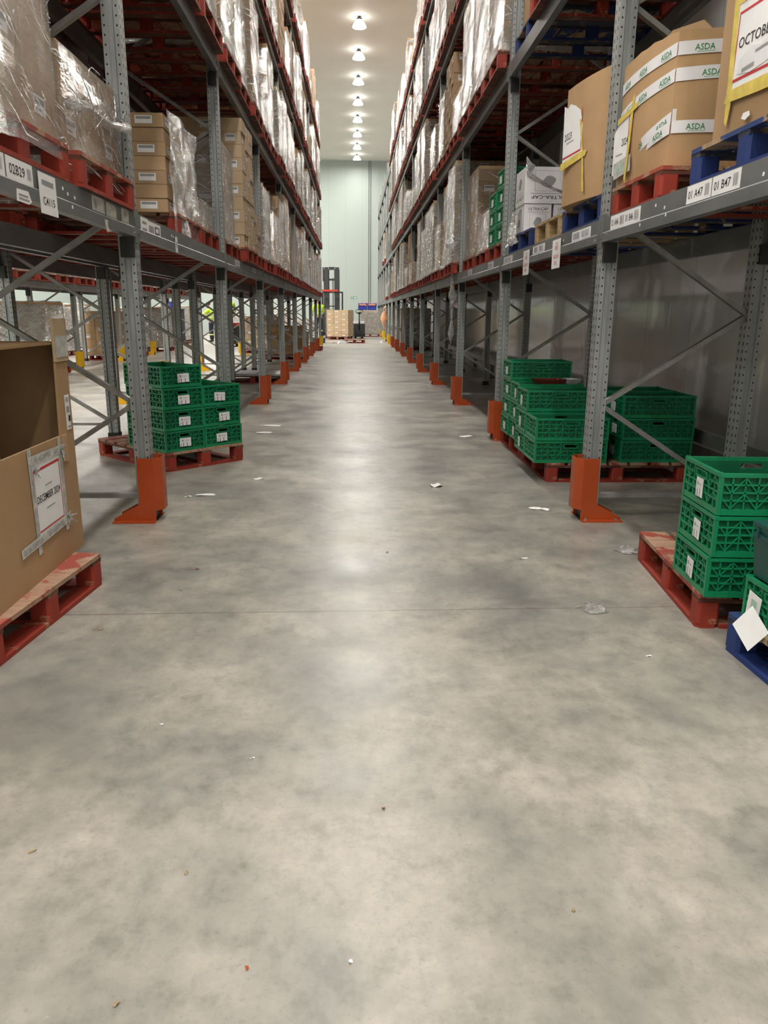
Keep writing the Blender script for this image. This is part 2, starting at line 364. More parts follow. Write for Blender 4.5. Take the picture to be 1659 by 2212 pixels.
# ------------------------------------------------------------------ the setting
XW, XL, YE, YB, ZC = 3.25, -19.0, 55.6, -9.0, 11.25
def setting():
    struct('floor', MB().box(XL, XW, YB, YE, -0.2, 0).mesh('floor', ['floor']))
    struct('ceiling', MB().box(XL, XW, YB, YE, ZC, ZC+0.2).mesh('ceiling', ['ceiling']))
    struct('wall_right', MB().box(XW, XW+0.2, YB, YE, 0, ZC).mesh('wall_right', ['wall_side']))
    struct('wall_end', MB().box(XL, XW, YE, YE+0.2, 0, ZC).mesh('wall_end', ['wall']))
    struct('wall_left', MB().box(XL-0.2, XL, YB, YE, 0, ZC).mesh('wall_left', ['wall']))
    struct('wall_back', MB().box(XL, XW, YB-0.2, YB, 0, ZC).mesh('wall_back', ['wall']))
    struct('baseboard_right', MB().prism([(0,0),(-0.10,0),(-0.10,0.20),(-0.06,0.26),(0,0.26)], 0, YE-YB,
           M=Matrix(((1,0,0,XW),(0,0,1,YB),(0,1,0,0),(0,0,0,1)))).mesh('baseboard_right', ['floor']))
    for i, x in enumerate((1.015, 1.14)):
        tag(ob('conduit_pipe', MB().tube([(x, YE-0.03, 2.0), (x, YE-0.03, ZC)], 0.022, 8).mesh('conduit_pipe', ['beam'])),
            ('left' if i == 0 else 'right') + ' one of two thin vertical pipes on the white end wall', 'pipe', 'pipes on the end wall')
    me = decal('exit_sign', 0.46, 0.16, 'signgreen', [('r', -0.20,-0.05,-0.06,0.05,1), ('r', -0.175,-0.035,-0.10,0.035,2), ('r', 0.00,-0.05,0.09,0.05,1), ('r', 0.015,-0.012,0.075,0.012,2), ('r', 0.11,-0.05,0.20,0.05,1), ('r', 0.14,-0.03,0.17,0.03,2)], ['paper', 'signgreen'])
    tag(ob('exit_sign', me, None, M=frame((-0.02, YE-0.004, 2.36), (1,0,0), (0,-1,0))), 'small green and white exit sign on the white end wall', 'sign')
setting()

# lamps -----------------------------------------------------------
def lamp_row(x, y0, n, where):
    dome = cached('lampdome', lambda: MB().lathe([(0.001,-0.16),(0.235,-0.16)], 24).mesh('lens', ['lamp'], True))
    shade = cached('lampshade', lambda: MB().lathe([(0.24,-0.162),(0.245,-0.15),(0.20,-0.06),(0.13,0.03),(0.09,0.07)], 24).mesh('shade', ['lampshade'], True))
    hous = cached('lamphous', lambda: MB().lathe([(0.095,0.065),(0.09,0.12),(0.02,0.13),(0.02,0.17),(0.001,0.17)], 20).mesh('housing', ['darkgrey'], True))
    for i in range(n):
        y = y0+3.37*i
        r = empty('high_bay_lamp', (x, y, ZC-0.17), None, '%s bright round ceiling lamp %s' % (ORD[i+1], where), 'ceiling lamp', 'high bay lamps ' + where)
        ob('lens', dome, r); ob('shade', shade, r); ob('housing', hous, r)
lamp_row(0.20, 29.8-3.37*11, 19, 'counted from the camera over the aisle')
lamp_row(-5.1, 29.8-3.37*11, 19, 'counted from the camera over the second aisle')
lamp_row(-10.6, 29.8-3.37*11, 19, 'counted from the camera over the third aisle')
lamp_row(-8.7, 29.8-3.37*9, 17, 'counted from the camera beyond the second aisle')  # row added to brighten the second aisle and its loads
lamp_row(-13.5, 29.8-3.37*9, 17, 'counted from the camera at the far left')  # another row added for extra light beyond the left racks

def added_fill_lamps():  # lamps added out of view to brighten the foreground floor
    dome, shade, hous = CACHE['lampdome'], CACHE['lampshade'], CACHE['lamphous']
    for i, (x, y) in enumerate(((2.4,-1.5),(-2.4,-1.5),(2.4,-4.7),(-2.4,-4.7))):
        r = empty('high_bay_lamp', (x, y, ZC-.17), None, 'ceiling lamp over the open floor behind the camera, %s of four' % ORD[i+1], 'ceiling lamp', 'lamps over the open floor')
        ob('lens', dome, r); ob('shade', shade, r); ob('housing', hous, r)
added_fill_lamps()

# ------------------------------------------------------------------ racking
YK, DK, DEP = 5.01, 3.355, 1.08
LEV = [1.93, 3.75, 5.57, 7.39]
PH = 8.15
def fy(k): return YK + DK*k
def post_mesh(h):
    p = [(-.05,-.05),(-.020,-.05),(-.013,-.036),(.013,-.036),(.020,-.05),(.05,-.05),(.05,.05),(.020,.05),(.013,.036),(-.013,.036),(-.020,.05),(-.05,.05)]
    return MB().prism(p, 0.01, h).mesh('upright_post', ['post'])
def brace_mesh(x0, z0, x1, z1):
    mb = MB(); a, b = Vector((x0,0,z0)), Vector((x1,0,z1))
    mb.bar(a, b, 0.030, 0.042, up=(0,1,0)); return mb.mesh('brace', ['brace'])
def base_mesh(): return MB().box(-.075,.075,-.06,.06,0,.01).box(-.058,.058,-.057,.057,.01,.07).mesh('base_plate', ['black'])
def frame_thing(x, k, rot, h, label, group):
    r = empty('pallet_racking', (x, fy(k), 0), rot, label, 'rack frame', group)
    pm = cached(('post', h), lambda: post_mesh(h)); bm = cached('base', base_mesh)
    for px in (0.05, DEP-0.05):
        ob('upright_post', pm, r, (px,0,0)); ob('base_plate', bm, r, (px,0,0))
    a, b = 0.10, DEP-0.10
    zs = 0.20; side = 1
    hb = cached('hb', lambda: brace_mesh(a, 0.0, b, 0.0))
    ob('brace', hb, r, (0,0,0.16)); ob('brace', hb, r, (0,0,h-0.12))
    up = cached('da', lambda: brace_mesh(b, 0, a, 0.56)); dn = cached('db', lambda: brace_mesh(a, 0, b, 0.56))
    while zs+0.58 < h-0.1:
        ob('brace', up if side else dn, r, (0,0,zs)); zs += 0.5825; side = 1-side
    return r
def beam_mesh(L):
    mb = MB(); p = [(0,0),(0,-.085),(-.010,-.093),(-.010,-.145),(.045,-.145),(.045,0)]
    mb.prism([(x, z) for x, z in p], -L/2, L/2, 0, Matrix(((1,0,0,0),(0,0,1,0),(0,1,0,0),(0,0,0,1))))
    return mb.mesh('beam', ['beam'])
def conn_mesh(): return MB().box(-.004,.020,-.049,.0,-.175,.022).box(-.008,.0,-.040,-.012,-.12,-.03).mesh('end_connector', ['beam'])
def rack_beam(x, k, rot, z, label, group, xl=0.0):
    """beam of the bay between frames k and k+1"""
    L = DK-0.100
    bm = cached('beam', lambda: beam_mesh(L)); cm = cached('conn', conn_mesh)
    o = ob('rack_beam', bm, None, (x, fy(k)+DK/2, z), rot); tag(o, label, 'rack beam', group, 'thing')
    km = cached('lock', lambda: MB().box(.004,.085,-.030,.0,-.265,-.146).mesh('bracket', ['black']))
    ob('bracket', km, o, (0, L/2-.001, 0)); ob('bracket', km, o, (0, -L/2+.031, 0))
    ob('end_connector', cm, o, (0, L/2+0.049, 0)); ob('end_connector', cm, o, (0, -L/2-0.001, 0))
    return o
BEAM = {}
def rack(name, x, rot, ks, levels_of, h, rear=True):
    s = 1 if rot == 0 else -1
    for k in ks:
        frame_thing(x, k, rot, h, '%s grey steel upright frame of the %s, counted from the camera' % (ORD[k+2], name), 'upright frames of the ' + name)
    for k in list(ks)[:-1]:
        for li in levels_of(k):
            BEAM[(name, k, li)] = rack_beam(x-s*0.003, k, rot, LEV[li], 'grey front beam of the %s, %s level, %s bay' % (name, ORD[li+1], ORD[k+2]), 'front beams of the ' + name)
            if rear: rack_beam(x+s*(DEP+0.003), k, rot+PI, LEV[li], 'grey rear beam of the %s, %s level, %s bay' % (name, ORD[li+1], ORD[k+2]), 'rear beams of the ' + name)
def lv(k): return [0, 1] + ([2] if k >= 0 else []) + ([3] if k >= 1 else [])
XR, XLA, XLB, XT = 1.55, -1.335, -3.64, -6.40
rack('right rack', XR, 0, range(-1, 15), lv, PH)
rack('left rack', XLA, PI, range(-1, 9), lv, PH)
rack('rear left rack', XLB, 0, range(-1, 9), lambda k: [0, 1] if k < 3 else [0], 4.6)
rack('far left rack', XT, PI, range(1, 9), lambda k: [0], 4.4)

def guard_mesh():
    mb = MB(); t = .006
    o = [(.03,-.088),(-.075,-.088),(-.122,-.045),(-.122,.045),(-.075,.088),(.03,.088)]
    i = [(.03,-.082),(-.072,-.082),(-.116,-.043),(-.116,.043),(-.072,.082),(.03,.082)]
    mb.prism(o + i[::-1], .075, .425)
    return mb.mesh('guard_sheet', ['orange'])
def guard_foot(side, mat):
    mb = MB(); y = -.090 if side < 0 else .084
    mb.prism([(-.075,0),(.20,0),(.20,.022),(.03,.115),(-.075,.115)], y, y+.006, 0, Matrix(((1,0,0,0),(0,0,1,0),(0,1,0,0),(0,0,0,1))))
    y0, y1 = (-.14,-.084) if side < 0 else (.084,.14)
    mb.box(-.075,.20,y0,y1,0,.008)
    return mb.mesh('foot', [mat])
def guard(x, k, rot, mat, label, group, bolts):
    r = empty('post_guard', (x, fy(k), 0), rot, label, 'post guard', group)
    def recol(key, fn):
        def f():
            me = fn(); me.materials[0] = MATS[mat]; return me
        return cached((key, mat), f)
    ob('guard_sheet', recol('gs', guard_mesh), r)
    for sd in (-1, 1): ob('foot', cached(('gf', sd, mat), lambda: guard_foot(sd, mat)), r)
    if bolts:
        bm = cached('bolt', lambda: MB().lathe([(.0,.008),(.011,.008),(.011,.018),(.005,.018),(.005,.026),(.001,.026)], 6).mesh('bolt', ['steel']))
        for bx in (-.045, .16): ob('bolt', bm, r, (bx, -.115, 0))
for k in range(0, 9): guard(XR+.05, k, 0, 'orange', 'orange post guard on floor, %s along the right rack' % ORD[k+1], 'orange guards on the right rack', k < 4)
for k in (9, 11, 13): guard(XR+.05, k, 0, 'yellow', 'yellow post guard on floor far down the right rack, %s of the yellow ones' % ORD[(k-7)//2], 'yellow guards on the right rack', False)
for k in range(0, 8): guard(XLA-.05, k, PI, 'orange', 'orange post guard on floor, %s along the left rack' % ORD[k+1], 'orange guards on the left rack', k < 4)
guard(XLA-.05, 8, PI, 'yellow', 'yellow post guard at the far end of the left rack', None, False)
for k in range(1, 9): guard(XLB+.05, k, 0, 'yellow', 'yellow post guard on the rear left rack, %s from the camera' % ORD[k], 'yellow guards on the rear left rack', False)
for k in range(3, 9): guard(XT-.05, k, PI, 'yellow', 'yellow post guard across the second aisle, %s from the camera' % ORD[k-2], 'yellow guards across the second aisle', False)

def barrier():
    r = empty('kerb_barrier', (2.93, 0, 0), None, 'long low grey guard rail along the white wall behind the right rack', 'guard rail')
    ob('rail', MB().prism([(-.03,.31),(.0,.31),(.0,.335),(.02,.345),(.02,.385),(.0,.395),(.0,.42),(-.03,.42)], 1.5, 50, 0, Matrix(((1,0,0,0),(0,0,1,0),(0,1,0,0),(0,0,0,1)))).mesh('rail', ['beam']), r)
    pm = MB().box(-.02,.06,-.05,.05,.0,.36).box(-.05,.09,-.08,.08,0,.012).mesh('leg', ['beam'])
    for i in range(20): ob('leg', pm, r, (0.02, 2.2+2.4*i, 0))
barrier()

# ------------------------------------------------------------------ pallets
PZ = 0.162
def pallet_parts(w, d, color):
    """w along y (faces the aisle), d along x, origin at centre of the underside"""
    def deck():
        mb = MB(); n = 7; bw = d/n*0.86; rg = random.Random(7)
        for i in range(n):
            x = -d/2 + (d-bw)*i/(n-1); j = rg.uniform(-.004, .004)
            mb.cbox(x, x+bw, -w/2+j, w/2+j, .142, PZ, .006, 0)
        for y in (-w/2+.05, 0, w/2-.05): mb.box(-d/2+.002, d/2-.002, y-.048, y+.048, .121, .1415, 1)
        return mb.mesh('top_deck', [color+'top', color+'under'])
    def base():
        mb = MB()
        for y in (-w/2+.05, 0, w/2-.05): mb.cbox(-d/2+.1, d/2-.1, y-.05, y+.05, 0, .0198, .004)
        for x in (-d/2+.05, d/2-.05): mb.cbox(x-.05, x+.05, -w/2, w/2, 0, .0198, .02)
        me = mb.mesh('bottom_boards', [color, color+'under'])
        for p in me.polygons: p.material_index = 1 if p.normal.z < -.5 else 0  # downward faces take the shade-darkened colour
        return me
    def block(): return MB().cbox(-.05,.05,-.05,.05,.02,.121,.014).mesh('block', [color])
    return (cached(('deck', w, d, color), deck), cached(('pbase', w, d, color), base), cached(('block', color), block))
def pallet_single(w, d, color):
    def f():
        mb = MB(); A, B, C = pallet_parts(w, d, color)
        for me, off in ((A, 0), (B, 2)):
            for p in me.polygons:
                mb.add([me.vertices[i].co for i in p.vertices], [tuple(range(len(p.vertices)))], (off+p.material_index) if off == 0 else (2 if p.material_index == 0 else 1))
        for bx in (-d/2+.05, 0, d/2-.05):
            for by in (-w/2+.05, 0, w/2-.05): mb.box(bx-.05, bx+.05, by-.05, by+.05, .02, .121, 2)
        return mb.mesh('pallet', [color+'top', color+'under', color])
    return cached(('psing', w, d, color), f)
WORDS = {'red': 'red', 'blue': 'blue', 'raw': 'bare wooden'}
def pallet(x, y, z, rot, label, group=None, color='red', w=1.0, d=1.2, detail=True):
    if not detail:
        return tag(ob('pallet', pallet_single(w, d, color), None, (x, y, z), rot), label, 'pallet', group)
    r = empty('pallet', (x, y, z), rot, label, 'pallet', group)
    A, B, C = pallet_parts(w, d, color)
    ob('top_deck', A, r); ob('bottom_boards', B, r)
    for bx in (-d/2+.05, 0, d/2-.05):
        for by in (-w/2+.05, 0, w/2-.05): ob('block', C, r, (bx, by, 0))
    return r

# ------------------------------------------------------------------ wrapped carton loads
def carton_geo(mb, cx, cy, cz, M=None, lab=(True, True, True, True), off=0, seed=0):
    """one carton centred on x,y, standing on z=0, with white label, tape seam and arrows printed on it"""
    g = .0025; b = .004; x, y = cx/2-g, cy/2-g; z0, z1 = .001, cz-.002
    mb.cbox(-x, x, -y, y, z0, z1, b, off, M)
    lw, lh = min(.13, cy*.42), min(.075, cz*.55)
    for sgn in (-1, 1):
        if lab[0 if sgn < 0 else 1]:
            e = x+.0012; q = -1 if sgn < 0 else 1
            def quad(u0, u1, v0, v1, mi, k=0.0):
                a, c = (u0, u1) if q > 0 else (-u0, -u1)
                mb.add([(q*(e+k), a, v0),(q*(e+k), c, v0),(q*(e+k), c, v1),(q*(e+k), a, v1)], [(0,1,2,3)], off+mi, M)
            u = -cy*.30; zc = cz*.52
            quad(u, u+lw, zc-lh/2, zc+lh/2, 1); quad(u+.01, u+lw-.01, zc+lh*.05, zc+lh*.38, 2, .0006); quad(u+.01, u+lw*.6, zc-lh*.3, zc-lh*.2, 2, .0006)
            quad(cy*.30, cy*.315, cz*.25, cz*.7, 3, .0)
    for sgn in (-1, 1):
        if lab[2 if sgn < 0 else 3]:
            e = sgn*(y+.0012); u = -cx*.28; lw2 = min(.13, cx*.42); zc = cz*.52
            def quad2(u0, u1, v0, v1, mi, k=0.0):
                ee = e + sgn*k; a, c = (u0, u1) if sgn < 0 else (u1, u0)
                mb.add([(a, ee, v0),(c, ee, v0),(c, ee, v1),(a, ee, v1)], [(0,1,2,3)], off+mi, M)
            quad2(u, u+lw2, zc-lh/2, zc+lh/2, 1); quad2(u+.01, u+lw2-.01, zc+lh*.05, zc+lh*.38, 2, .0006); quad2(cx*.30, cx*.312, cz*.25, cz*.7, 3)
CM = ['card', 'paper', 'inkgrey', 'ink']
def load_mesh(v):
    dx, dy, H, nx, ny, nz, card = v
    def f():
        mb = MB(); cx, cy, cz = dx/nx, dy/ny, H/nz; rg = random.Random(int(sum(v[:6])*1000))
        for k in range(nz):
            for i in range(nx):
                for j in range(ny):
                    if 0 < i < nx-1 and 0 < j < ny-1 and k < nz-1: continue
                    M = Matrix.Translation((-dx/2+cx*(i+.5)+rg.uniform(-.006,.006), -dy/2+cy*(j+.5)+rg.uniform(-.006,.006), cz*k))
                    even = (i+j+k) % 2 == 0
                    carton_geo(mb, cx, cy, cz, M, (i == 0 and even, i == nx-1 and even, j == 0 and even, j == ny-1 and even))
        return mb.mesh('cartons', [card] + CM[1:])
    return cached(('load', v), f)
def film_mesh(dx, dy, H, seed, flare, milk, lo=0.0):
    def f():
        mb = MB(); nu, nv = 44, 16; per = 2*(dx+dy)
        def fn(u, v):
            s = (u % 1.0)*per; c = .05
            if s < dx: p = Vector((-dx/2+s, -dy/2, 0)); n = Vector((0,-1,0)); t = s/dx
            elif s < dx+dy: p = Vector((dx/2, -dy/2+s-dx, 0)); n = Vector((1,0,0)); t = (s-dx)/dy
            elif s < 2*dx+dy: p = Vector((dx/2-(s-dx-dy), dy/2, 0)); n = Vector((0,1,0)); t = (s-dx-dy)/dx
            else: p = Vector((-dx/2, dy/2-(s-2*dx-dy), 0)); n = Vector((-1,0,0)); t = (s-2*dx-dy)/dy
            z = lo-flare + v*(H-lo+flare+.02)
            q = Vector((p.x*3+seed*7.1, p.y*3, z*4)); d = .006 + .012*(noise.noise(q)+.5)
            d += .014*max(0, noise.noise(Vector((p.x*1.5+p.y*1.5+seed, z*7, 3))))
            edge = 1-4*(t-.5)**2
            d = d*(.4+.6*edge)
            p = p + n*d; p.x *= 1.008; p.y *= 1.008
            if v < .14 and flare > 0:
                wv = (1-v/.14); p += n*(.03*wv); z += .07*wv*max(0, noise.noise(Vector((s*2.2+seed*3, 0, 7)))+.25)
            if v > .985:
                p -= n*.10; z = H+.018+.03*noise.noise(Vector((s*4, seed, 0)))
            p.z = z; return p
        mb.grid(fn, nu, nv); rg = random.Random(seed*17+int(H*100)+3)
        for i in range(330):     # bunched ridges in the film, white streaks standing in for its highlights
            u0, v0 = rg.random(), rg.uniform(.06, .93); L = rg.uniform(.05, .32) if i % 3 else rg.uniform(.02, .07); sl = (rg.uniform(.25, .8) if milk else rg.uniform(-.9, -.3)) * (1 if rg.random() < .85 else -1)
            w = rg.uniform(.0012, .004) if i % 3 else rg.uniform(.002, .007); n = 7; P = []
            for k in range(n+1):
                t = k/n; u = (u0+L*t/per) % 1.0; v = min(.97, max(.02, v0+(sl*L*t+.006*math.sin(k*2.3+i))/H)); p = fn(u, v); q = fn((u+.004) % 1.0, v)
                tg = (q-p); nn = Vector((tg.y, -tg.x, 0)); nn = nn.normalized() if nn.length > 1e-6 else Vector((0,0,0))
                P.append((p+nn*.004, w*(math.sin(PI*(.08+.84*t)))))
            for k in range(n):
                (a, wa), (b, wb) = P[k], P[k+1]; z = Vector((0,0,1))
                mb.add([a-z*wa, b-z*wb, b+z*wb, a+z*wa], [(0,1,2,3)], 1)
        return mb.mesh('stretch_film', ['filmwad' if milk == 2 else 'filmmilk' if milk else 'film', 'filmridge'], True)
    return cached(('film', dx, dy, H, seed, flare, milk, lo), f)
VARS = [(1.12,.93,1.36,3,3,7,'card'), (1.14,.94,1.40,4,3,10,'cardpale'), (1.10,.94,1.18,3,3,6,'card'), (1.12,.93,.80,3,3,4,'card'),
        (1.14,.94,1.30,3,4,9,'card'), (1.08,.92,1.38,2,2,6,'card'), (1.12,.93,1.05,4,3,7,'cardpale'), (1.10,.92,.55,3,3,4,'cardpale')]
def wrapped_load(x, y, z, rot, v, label, group, film=True, seed=0, milk=True, flare=.025, near=False):
    r = empty('wrapped_pallet_load', (x, y, z), rot, label, 'carton stack', group)
    dx, dy, H, nx, ny, nz, card = v
    if near:
        cx, cy, cz = dx/nx, dy/ny, H/nz; rg = random.Random(seed)
        for k in range(nz):
            for i in range(nx):
                for j in range(ny):
                    if 0 < i < nx-1 and 0 < j < ny-1 and k < nz-1: continue
                    even = (i+j+k) % 2 == 0
                    def f():
                        mb = MB(); carton_geo(mb, cx, cy, cz, None, (even, even, even, even)); return mb.mesh('carton', [card] + CM[1:])
                    ob('carton', cached(('carton', cx, cy, cz, even, card), f), r, (-dx/2+cx*(i+.5)+rg.uniform(-.006,.006), -dy/2+cy*(j+.5)+rg.uniform(-.005,.005), cz*k), rg.uniform(-.008,.008))
    else:
        ob('cartons', load_mesh(v), r)
    if film: ob('stretch_film', film_mesh(dx, dy, H, seed % 4, flare, milk), r)
    return r

random.seed(11)
SLOT = ['near', 'middle', 'far']
def fill(name, x, sgn, k, li, slots=(0,1,2), dens=1.0, loads=True, seed=0, hmax=9, colors=('red',)):
    rg = random.Random(seed*1000+k*37+li*7+int(abs(x)*100))
    for sl in slots:
        y = fy(k) + .05 + .565 + sl*1.065 + .02; xx = x + sgn*(DEP/2 - .01 + rg.uniform(-.03,.02)); z = LEV[li]
        rot = (0 if sgn > 0 else PI) + rg.uniform(-.012,.012)
        place = '%s slot of %s bay, %s shelf of the %s' % (SLOT[sl], ORD[k+2], ORD[li+1], name)
        c = rg.choice(colors)
        det = fy(k) < 12 and li < 2
        pallet(xx, y, z, rot, '%s pallet, %s' % (WORDS[c], place), 'pallets in the ' + name, c, detail=det)
        if not loads or rg.random() > dens: continue
        vs = [v for v in VARS if v[2] <= hmax]; v = rg.choice(vs)
        fl = rg.random() < .88
        wrapped_load(xx, y, z+PZ, rot, v, ('wrapped' if fl else 'unwrapped') + ' carton stack, %s' % place, 'carton stacks in the ' + name, fl, rg.randint(0,3), rg.random() < .85)

# left rack: ordinary bays
for k in range(1, 8): fill('left rack', XLA, -1, k, 0, dens=.97, seed=3, slots=(0,1,2) if k > 1 else (1,2))
for k in range(-1, 8): fill('left rack', XLA, -1, k, 1, dens=.95, seed=4, loads=(k >= 0))
for k in range(0, 8): fill('left rack', XLA, -1, k, 2, dens=.93, seed=5, loads=(k >= 1))
for k in range(1, 8): fill('left rack', XLA, -1, k, 3, dens=.93, seed=6)
for k in range(-1, 8): fill('rear left rack', XLB, 1, k, 0, dens=.9, seed=7, loads=(k < 4))
for k in range(-1, 2): fill('rear left rack', XLB, 1, k, 1, dens=1, seed=8, loads=False)
for k in range(1, 8): fill('far left rack', XT, -1, k, 0, dens=.9, seed=9)
# right rack
for k in range(2, 8): fill('right rack', XR, 1, k, 0, dens=.92, seed=13)
for k in range(-1, 8): fill('right rack', XR, 1, k, 1, dens=.93, seed=14, loads=(k >= 1), slots=(0,1) if k == 0 else (0,1,2), colors=('red','red','blue') if k < 1 else ('red',))
for k in range(0, 9): fill('right rack', XR, 1, k, 2, dens=.88, seed=15, loads=(k >= 1))
for k in range(1, 9): fill('right rack', XR, 1, k, 3, dens=.85, seed=16)
fill('right rack', XR, 1, 9, 0, slots=(1,), seed=17); fill('right rack', XR, 1, 10, 1, slots=(0,2), seed=18)

# ------------------------------------------------------------------ near loads of the left rack
pallet(-1.93, 3.42, LEV[0], PI, 'red pallet on the left rack behind the 02B29 label, nearest to the camera', 'pallets in the left rack', 'red', 1.0, 1.2)
wrapped_load(-1.93, 3.42, LEV[0]+PZ, PI, (1.12,.98,1.38,3,3,6,'card'), 'tall film-wrapped carton stack at the upper left, nearest on the left rack', 'carton stacks in the left rack', True, 1, False, .10, True)
pallet(-1.91, 4.475, LEV[0], PI, 'red pallet beside the first upright of the left rack, under the low film-wrapped stack', 'pallets in the left rack', 'red', .93, 1.2)
lowload = wrapped_load(-1.93, 4.475, LEV[0]+PZ, PI, (1.10,.92,.48,3,3,2,'card'), 'low carton stack with a twisted film rope across it, beside the first left upright', 'carton stacks in the left rack', True, 2, False, .11, True)
def film_rope(parent):
    mb = MB(); pts = []
    for i in range(17):
        t = i/16; y = -.46+.92*t
        pts.append((-.595-.012*math.sin(t*9), -y, .20+.10*t+.02*math.sin(t*6)))
    rs = [.012+.018*abs(2*(i/16)-1)**1.5+.004*math.sin(i*2.1) for i in range(17)]
    mb.tube(pts, rs, 8)
    rg = random.Random(5)
    for i in range(26):
        t = rg.random(); y = -.44+.88*t; z = .22+.10*t
        mb.tube([(-.60, -y, z), (-.585, -(y+rg.uniform(-.18,.18)), z+rg.choice((-1,1))*rg.uniform(.06,.15))], [.004,.001], 4)
    ob('film_rope', mb.mesh('film_rope', ['filmwad'], True), parent)
film_rope(lowload)
pallet(-1.97, 6.88, LEV[0], PI, 'red pallet on the left rack under the seven-layer carton stack', 'pallets in the left rack', 'red', .95, 1.2)
wrapped_load(-1.99, 6.83, LEV[0]+PZ, PI, (1.12,.96,.70,3,3,7,'card'), 'seven-layer labelled carton stack with one film-covered side, between first and second left uprights', 'carton stacks in the left rack', False, 0, True, .1, True)
pallet(-1.95, 8.98, LEV[0], PI, 'red pallet just past the second left upright, under a waist-high film-wrapped stack', 'pallets in the left rack', 'red', 1.0, 1.2)
wrapped_load(-1.95, 8.98, LEV[0]+PZ, PI, (1.12,.93,1.02,3,3,6,'card'), 'waist-high film-wrapped stack just past the second left upright', 'carton stacks in the left rack', True, 0, True, .04, True)
def side_film():
    mb = MB()
    def fn(u, v):
        s = (u-.5)*1.0; z = -.17+v*.90; x = .018+.03*noise.noise(Vector((s*4, z*5, 2)))+.02
        if v < .25: x += .02*(1-v/.25); z += .06*max(0, noise.noise(Vector((s*3, 0, 9))))
        return Vector((x, s, z))
    mb.grid(fn, 26, 26); o = ob('stretch_film', mb.mesh('stretch_film', ['filmmilk'], True), None, (-1.43, 6.83, LEV[0]+PZ))
    tag(o, 'crinkled clear film hanging over the aisle side of the seven-layer carton stack', 'stretch film')
side_film()
pallet(-1.97, 7.84, LEV[0], PI, 'red pallet just before the second left upright, under the lowest film-wrapped load', 'pallets in the left rack', 'red', .86, 1.2)
wrapped_load(-1.97, 7.84, LEV[0]+PZ, PI, (1.10,.84,.24,3,3,1,'card'), 'lowest film-wrapped single carton layer just before the second left upright', 'carton stacks in the left rack', True, 3, True, .05, True)

# ------------------------------------------------------------------ beam labels (children of their beams)
def beam_label(key, y, z, w, h, items, extra, name='location_label', paper='paper', outline=None, tilt=0):
    b = BEAM[key]; s = 1 if abs(b.rotation_euler.z) < .1 else -1
    x = b.location.x - s*.0012 + (0 if z > LEV[key[2]]-.09 else -s*.010)
    M = frame((x, y, z), (0, -s, 0), (-s, 0, 0))
    if tilt: M = M @ Matrix.Rotation(tilt, 4, 'Z')
    B = Matrix.Translation(b.location) @ Matrix.Rotation(b.rotation_euler.z, 4, 'Z')
    ob(name, decal(name, w, h, paper, items, extra, outline), b, M=B.inverted() @ M)
R0, R1b, R2b = ('right rack', -1, 0), ('right rack', 0, 0), ('right rack', 1, 0)
L0, L1b = ('left rack', -1, 0), ('left rack', 0, 0)
def loc_label(key, y, s, w=.25, z=None):
    beam_label(key, y, LEV[0]-.043 if z is None else z, w, .078, [('t', s, -w*.13, 0, .036, 1, w*.60)] + bars(w*.26, -.024, w*.44, .024, 12, 2), ['ink', 'inkgrey'])
loc_label(R0, 3.615, '01 A47'); loc_label(R0, 3.355, '01 B47')
beam_label(R0, 4.58, LEV[0]-.047, .49, .078, [('t', '01 A46', -.165, 0, .038, 1, .12), ('t', '01 B46', .075, 0, .038, 1, .12)] + bars(-.08, -.025, -.01, .025, 9, 2) + bars(.16, -.025, .225, .025, 9, 2), ['ink', 'inkgrey'])
beam_label(R1b, 5.45, LEV[0]-.052, .44, .066, bars(-.19, -.022, -.02, .022, 12, 1, seed=3) + bars(.02, -.022, .20, .022, 12, 1, seed=4), ['inkgrey'])
beam_label(R1b, 6.68, LEV[0]-.050, .42, .064, bars(-.16, -.022, -.03, .022, 9, 1, seed=5) + bars(.02, -.022, .18, .022, 12, 1, seed=6), ['inkgrey'])
beam_label(R1b, 8.0, LEV[0]-.050, .45, .060, bars(-.19, -.02, .19, .02, 20, 1, seed=7), ['inkgrey'])
for yy, nm in ((6.05, 1), (7.10, 2)):
    beam_label(R1b, yy, LEV[0]-.135, .24, .21, [('r', -.045,.03,.05,.06,1), ('r', -.075,-.03,.075,-.005,1), ('r', -.04,-.075,.03,-.05,1), ('r', -.02,.07,.03,.085,1)], ['inkpink'], 'hanging_tag')
for (key, y) in ((('right rack', 1, 0), 9.0), (('right rack', 1, 0), 10.6), (('right rack', 2, 0), 12.6), (('left rack', 1, 0), 9.2), (('left rack', 1, 0), 10.7), (('left rack', 2, 0), 13)):
    beam_label(key, y, LEV[0]-.045, .36, .062, bars(-.15, -.02, .15, .02, 18, 1, seed=int(y*7)), ['inkgrey'])
beam_label(L0, 3.335, LEV[0]-.045, .25, .082, [('t', '02B29', -.028, 0, .038, 1, .145)] + bars(.07, -.022, .11, .022, 7, 2), ['ink', 'inkgrey'])
beam_label(L0, 3.13, LEV[0]-.045, .13, .082, bars(.0, -.022, .045, .022, 7, 1), ['inkgrey'])
beam_label(L0, 3.588, LEV[0]-.098, .19, .165, [('r', -.065,.035,.065,.055,1), ('t', 'C4115', 0, -.028, .034, 2, .13), ('r', .055,-.0825,.095,-.05,3)], ['inkgrey', 'ink', 'paper'])
beam_label(L0, 3.325, LEV[0]-.140, .14, .05, [('r', -.05,-.015,.05,-.008,1), ('r', -.05,.0,.04,.006,1)], ['inkgrey'], 'torn_label', outline=[(-.07,-.024),(.045,-.025),(.075,-.012),(.06,.008),(.048,.025),(-.062,.022)])
